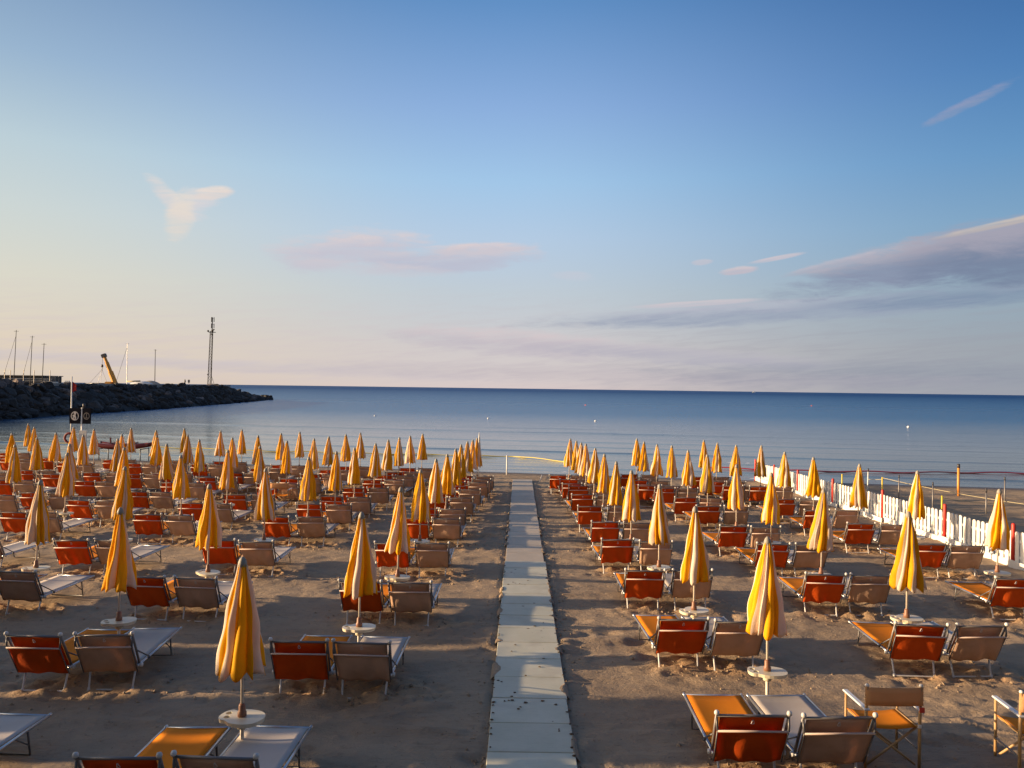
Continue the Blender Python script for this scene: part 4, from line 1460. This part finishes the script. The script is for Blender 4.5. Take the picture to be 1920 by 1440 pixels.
def sail_boat(px, Yd, py_top, label, stay=None, lean=0., hull=(7, 2.4), boom=False, z0=None, group='sailing boats moored behind the breakwater', mat='silhouette'):
    X0 = at(px, Yd)
    zb = SEA if z0 is None else z0
    ztop = EYE + (715.5 + .0134 * (px) + 2 - py_top) / F * Yd
    t = thing('sailing_boat', label, 'sailing boat', (X0, Yd, zb), group=group)
    H_ = ztop - zb
    L, Wd = hull
    v, f = [], []
    n = 10
    for i in range(n + 1):
        u = i / n
        x = (u - .45) * L
        wd = Wd / 2 * math.sin(math.pi * min(.999, .12 + .88 * u)) ** .6
        for yo, zz in ((-wd, 1.0), (-wd * .6, .2), (0, -.2), (wd * .6, .2), (wd, 1.0)):
            v.append((x, yo, zz + .15 * u))
    for i in range(n):
        for k in range(5):
            f.append((i * 5 + k, i * 5 + (k + 1) % 5, (i + 1) * 5 + (k + 1) % 5, (i + 1) * 5 + k))
    f += [tuple(range(5)), tuple(n * 5 + k for k in range(4, -1, -1))]
    MB().add(v, f).build('hull', M['hull'], t, True)
    MB().box((0, 0, 1.3), (L * .35, Wd * .55, .5), bev=.12).build('cabin', M['hull'], t)
    rt = .0011 * Yd / 2
    MB().tube([(0, 0, .9), (lean * H_ , 0, H_)], [rt * .9, rt * .6], 6).build('mast', M[mat], t)
    m_ = MB().tube([(lean * H_ - .35, 0, H_ * .985), (lean * H_ + .35, 0, H_ * .985)], rt * .35, 5)
    m_.build('masthead', M['silhouette'], t)
    if stay:
        MB().tube([(lean * H_ * .93, 0, H_ * .93), (stay, 0, 1.2)], rt * .32, 5).build('stay', M['silhouette'], t)
    if boom:
        MB().tube([(0, 0, 2.2), (L * .42, 0, 2.3)], .16, 8).build('boom', M['cord'], t, True)
    return t
sail_boat(18, 112, 620, 'moored sailing boat with the tallest mast, nearest the photo edge', stay=-2.6, lean=.03)
sail_boat(49, 114, 631, 'moored sailing boat, mast second from the photo edge with a faint slanting stay', stay=-2.0, lean=.03)
sail_boat(72, 114, 645, 'moored sailing boat, third mast from the edge, without a stay', lean=.03)
sail_boat(234, 168, 645, 'sailing boat with white mast beside the yellow crane', stay=-2.6, boom=True, lean=.0, mat='hull', z0=SEA + 2.6)
sail_boat(287, 190, 657, 'sailing boat with a thin short mast over a mauve cover, right of the crane', lean=0., z0=SEA + 2.7)
# covered boats on the quay
for px, Yd, L, hgt, lab, mat in ((262, 182, 5.5, 1.55, 'covered motor boat with pale cabin laid up on the quay', 'hull'), (278, 188, 5.0, 1.75, 'mauve covered boat laid up beside the thin mast', 'concrete')):
    t = thing('laid_up_boat', lab, 'boat', (at(px, Yd), Yd, SEA + 3.25), group='boats laid up on the quay')
    v, f = [], []
    n = 10
    for i in range(n + 1):
        u = i / n
        r_ = (math.sin(math.pi * min(.98, .08 + .84 * u)) ** .6)
        for q in range(7):
            a_ = math.pi * q / 6
            v.append(((u - .5) * L, -1.1 * r_ * math.cos(a_), .55 + hgt * r_ * math.sin(a_) * .75))
    for i in range(n):
        for q in range(6):
            f.append((i * 7 + q, i * 7 + q + 1, (i + 1) * 7 + q + 1, (i + 1) * 7 + q))
    f += [tuple(range(6, -1, -1)), tuple(n * 7 + q for q in range(7))]
    MB().add(v, f).build('cover', M[mat], t, True)
    MB().box((0, 0, .3), (L * .9, 1.6, .6), bev=.15).build('hull', M['hull'], t)
# catamaran platform held by the crane
cr = thing('mobile_crane', 'ochre telescopic crane with its boom raised over the quay', 'crane', (at(211, 172), 172, SEA + 3.2))
Hc = (720 - 661) / F * 172 + .5
bx = (187 - 211) / F * 172
def lerp(a, b, t): return tuple(a[i] + (b[i] - a[i]) * t for i in range(3))
b0, b1 = (.3, 0, .6), (bx + .25, 0, Hc)
MB().tube([b0, lerp(b0, b1, .45)], .62, 4).build('boom_base', M['crane'], cr)
MB().tube([lerp(b0, b1, .43), lerp(b0, b1, .75)], .47, 4).build('boom_section', M['crane'], cr)
MB().tube([lerp(b0, b1, .73), lerp(b0, b1, .95)], .37, 4).build('boom_tip', M['crane'], cr)
MB().box(lerp(b0, b1, .97), (.95, .7, .85), Matrix.Rotation(-.35, 3, 'Y'), bev=.1).build('boom_head', M['darkpl'], cr)
MB().box((.8, 0, .1), (4.6, 2.4, 1.1), bev=.15).build('chassis', M['crane'], cr)
MB().box((-1.0, -.4, .9), (1.3, 1.4, 1.2), bev=.15).build('cab', M['crane'], cr)
for xx in (-1.2, .4, 2.2):
    MB().tube([(xx, -1.35, -.1), (xx, -1.0, -.1)], .5, 14).build('wheel', M['darkpl'], cr, True)
MB().tube([lerp(b0, b1, .43), (.9, 0, .8)], .14, 8).build('lift_cylinder', M['steel'], cr, True)
hx = b1[0] - .28
MB().tube([(hx, 0, Hc - .3), (hx, 0, Hc - 2.3)], .05, 6).build('hoist_rope', M['darkpl'], cr)
MB().lathe([(.05, -.35), (.24, -.25), (.24, .2), (.08, .35)], 10, (hx, 0, Hc - 2.5)).tube([(hx, 0, Hc - 2.8), (hx + .12, 0, Hc - 3.1), (hx, 0, Hc - 3.3), (hx - .12, 0, Hc - 3.15)], .05, 6).build('hook_block', M['darkpl'], cr, True)
ld = thing('hoisted_catamaran', 'white catamaran hull hanging from the crane hook by thin slings', 'boat', (at(181, 172), 172, SEA + 3.9))
zt_ = Hc - 3.3 - .7
ox = hx + (211 - 181) / F * 172
MB().tube([(-2.3, 0, .35), (2.3, 0, .35)], .13, 8).build('spreader_bar', M['darkpl'], ld, True)
m_ = MB()
for e in (-2.1, -.3, .4, 1.9):
    m_.tube([(ox, 0, zt_), (e, 0, .4)], .028, 5)
m_.build('sling', M['steel'], ld)
v, f = [], []
n = 12
for i in range(n + 1):
    u = i / n
    wd = .9 * math.sin(math.pi * min(.99, .06 + .9 * u)) ** .6
    for yo, zz in ((-wd, .25), (-wd * .7, -.3), (0, -.55), (wd * .7, -.3), (wd, .25)):
        v.append(((u - .5) * 6.2, yo, zz + .25 * (2 * u - 1) ** 2))
for i in range(n):
    for k in range(5):
        f.append((i * 5 + k, i * 5 + (k + 1) % 5, (i + 1) * 5 + (k + 1) % 5, (i + 1) * 5 + k))
f += [tuple(range(5)), tuple(n * 5 + k for k in range(4, -1, -1))]
MB().add(v, f).build('hull', M['hull'], ld, True)
# two small signs
for px, lab, w_s in ((344, 'small dark leaf shaped sign standing on the breakwater', .22), (351.5, 'small grey square sign standing on the breakwater', .5)):
    t = thing('harbour_sign', lab, 'sign', (at(px, 190), 190, CREST - .9), group='small signs on the breakwater')
    MB().tube([(0, 0, 0), (0, 0, 1.6)], .05, 6).build('post', M['steel'], t)
    if w_s < .3:
        MB().lathe([(.02, 1.2), (.17, 1.55), (.2, 1.9), (.08, 2.25), (.01, 2.35)], 10).build('panel', M['darkpl'], t, True)
    else:
        MB().box((0, -.02, 1.85), (.5, .06, .75), bev=.02).build('panel', M['steel'], t)
MB().box((at(121.5, 150), 150, CREST + .1), (.9, .3, 1.0), bev=.03).build('power_cabinet', M['hull'], label='small pale cabinet on the quay left of the crane', category='cabinet')

# telecom tower
tw = thing('telecom_tower', 'tall lattice antenna mast near the end of the breakwater', 'antenna tower', (at(391.5, 186), 186, CREST - .6))
Ht = (721 - 592) / F * 186 + .6
tr = MB()
wb_ = .42
legs = [(-wb_, -wb_), (wb_, -wb_), (0, wb_)]
zt1 = Ht * .80
for (a, b) in legs:
    tr.tube([(a, b, 0), (a * .75 + .3, b * .75, zt1)], .085, 6)
def lp(a, b, z):
    f_ = z / zt1
    return (a * (1 - .25 * f_) + .3 * f_, b * (1 - .25 * f_), z)
z = 0.
while z < zt1 - .8:
    for i in range(3):
        a, b = legs[i], legs[(i + 1) % 3]
        tr.tube([lp(*a, z), lp(*b, z + .8)], .04, 4)
        tr.tube([lp(*b, z + .8), lp(*a, z + .8)], .035, 4)
    z += .8
tr.build('lattice', M['silhouette'], tw)
MB().tube([(.3, 0, zt1 - .2), (.34, 0, Ht - .1)], .13, 8).build('top_pole', M['silhouette'], tw, True)
for zz, hh in ((Ht - .65, 1.15), (Ht - 2.15, 1.1)):
    for a_ in (0.4, 2.5, 4.6):
        px_, py_ = .34 + .38 * math.cos(a_), .38 * math.sin(a_)
        MB().box((px_, py_, zz), (.16, .12, hh), Matrix.Rotation(a_, 3, 'Z'), bev=.02).tube([(.34, 0, zz + .3), (px_, py_, zz + .3)], .03, 4).build('antenna_panel', M['silhouette'], tw)
MB().box((.3, 0, Ht - 3.7), (1.5, .9, .12)).tube([(-.5, -.4, Ht - 3.7), (-.5, -.4, Ht - 3.2)], .04, 4).build('platform', M['silhouette'], tw)
for xx, zz, r_ in ((-.42, Ht - 3.45, .24), (.62, Ht - 3.4, .3), (.95, Ht - 3.1, .18), (.5, Ht - 4.3, .22), (.5, 4.6, .18), (-.35, 3.2, .16)):
    MB().tube([(xx, -.35, zz), (xx, -.62, zz)], [r_ * .6, r_], 12).build('dish', M['silhouette'], tw, True)
sp = MB()
for q in range(4):
    sp.tube([(.3 + .32 * q, 0, 3.0 - .95 * q), (.3 + .32 * (q + 1), 0, 3.0 - .95 * (q + 1))], .04, 5)
    sp.tube([(.3 + .32 * q, 0, 3.0 - .95 * q), (.45, 0, 2.5 - .7 * q)], .03, 4)
sp.build('cable_ladder', M['silhouette'], tw)

# ------------------------------------------------------------------ unseen cabins added left of the rows to cast the low foreground shade
cabin_body = MB().box((0, 0, 1.05), (2.0, 1.72, 2.1)).mesh('wall', M['white'])
cabin_roof = MB().add([(-1.1, -.86, 2.1), (1.1, -.86, 2.1), (1.1, .86, 2.1), (-1.1, .86, 2.1), (0, -.86, 2.45), (0, .86, 2.45)],
                      [(0, 1, 4), (2, 3, 5), (1, 2, 5, 4), (3, 0, 4, 5), (3, 2, 1, 0)]).mesh('roof', M['orange_back'])
cabin_door = MB().box((1.01, 0, .95), (.05, .8, 1.8)).mesh('door', M['yellow_post'])
for i in range(9):
    y = -3.2 + i * 1.95
    tall = y < 9.0
    t = thing('added_shade_cabin', 'unseen white cabin with gable roof, added to shade the sand, ' + ('nearest to the sea' if i == 8 else ORD[8 - i] + ' back from the sea'), 'beach cabin',
              (-15.0, y, ground(-15, y)), group='row of unseen cabins added left of the beach for shade')
    k = 1.24 if tall else .98
    t.scale = (1, 1, k)
    link('wall', cabin_body, t)
    link('roof', cabin_roof, t)
    link('door', cabin_door, t)
bh = thing('sky_blocker_house', 'unseen two storey house with flat roof, added behind the viewpoint to block sky light', 'building', (0, -1.4, 0))  # unseen house added behind the camera to block part of the sky light
MB().box((0, -4.5, 3.6), (44, 9, 7.2), bev=.05).build('wall', M['concrete'], bh)
MB().box((0, -4.5, 7.35), (45, 10, .28), bev=.05).build('roof', M['white'], bh)
for i in range(11):
    for zz in (1.2, 4.9):
        wn = MB().box((-19.5 + i * 3.9, .03, zz), (1.5, .06, 1.5), bev=.02).build('window', M['darkpl'], bh)
        MB().box((-19.5 + i * 3.9, .08, zz - .8), (1.7, .12, .08)).build('sill', M['white'], wn)
bpy.context.view_layer.update()
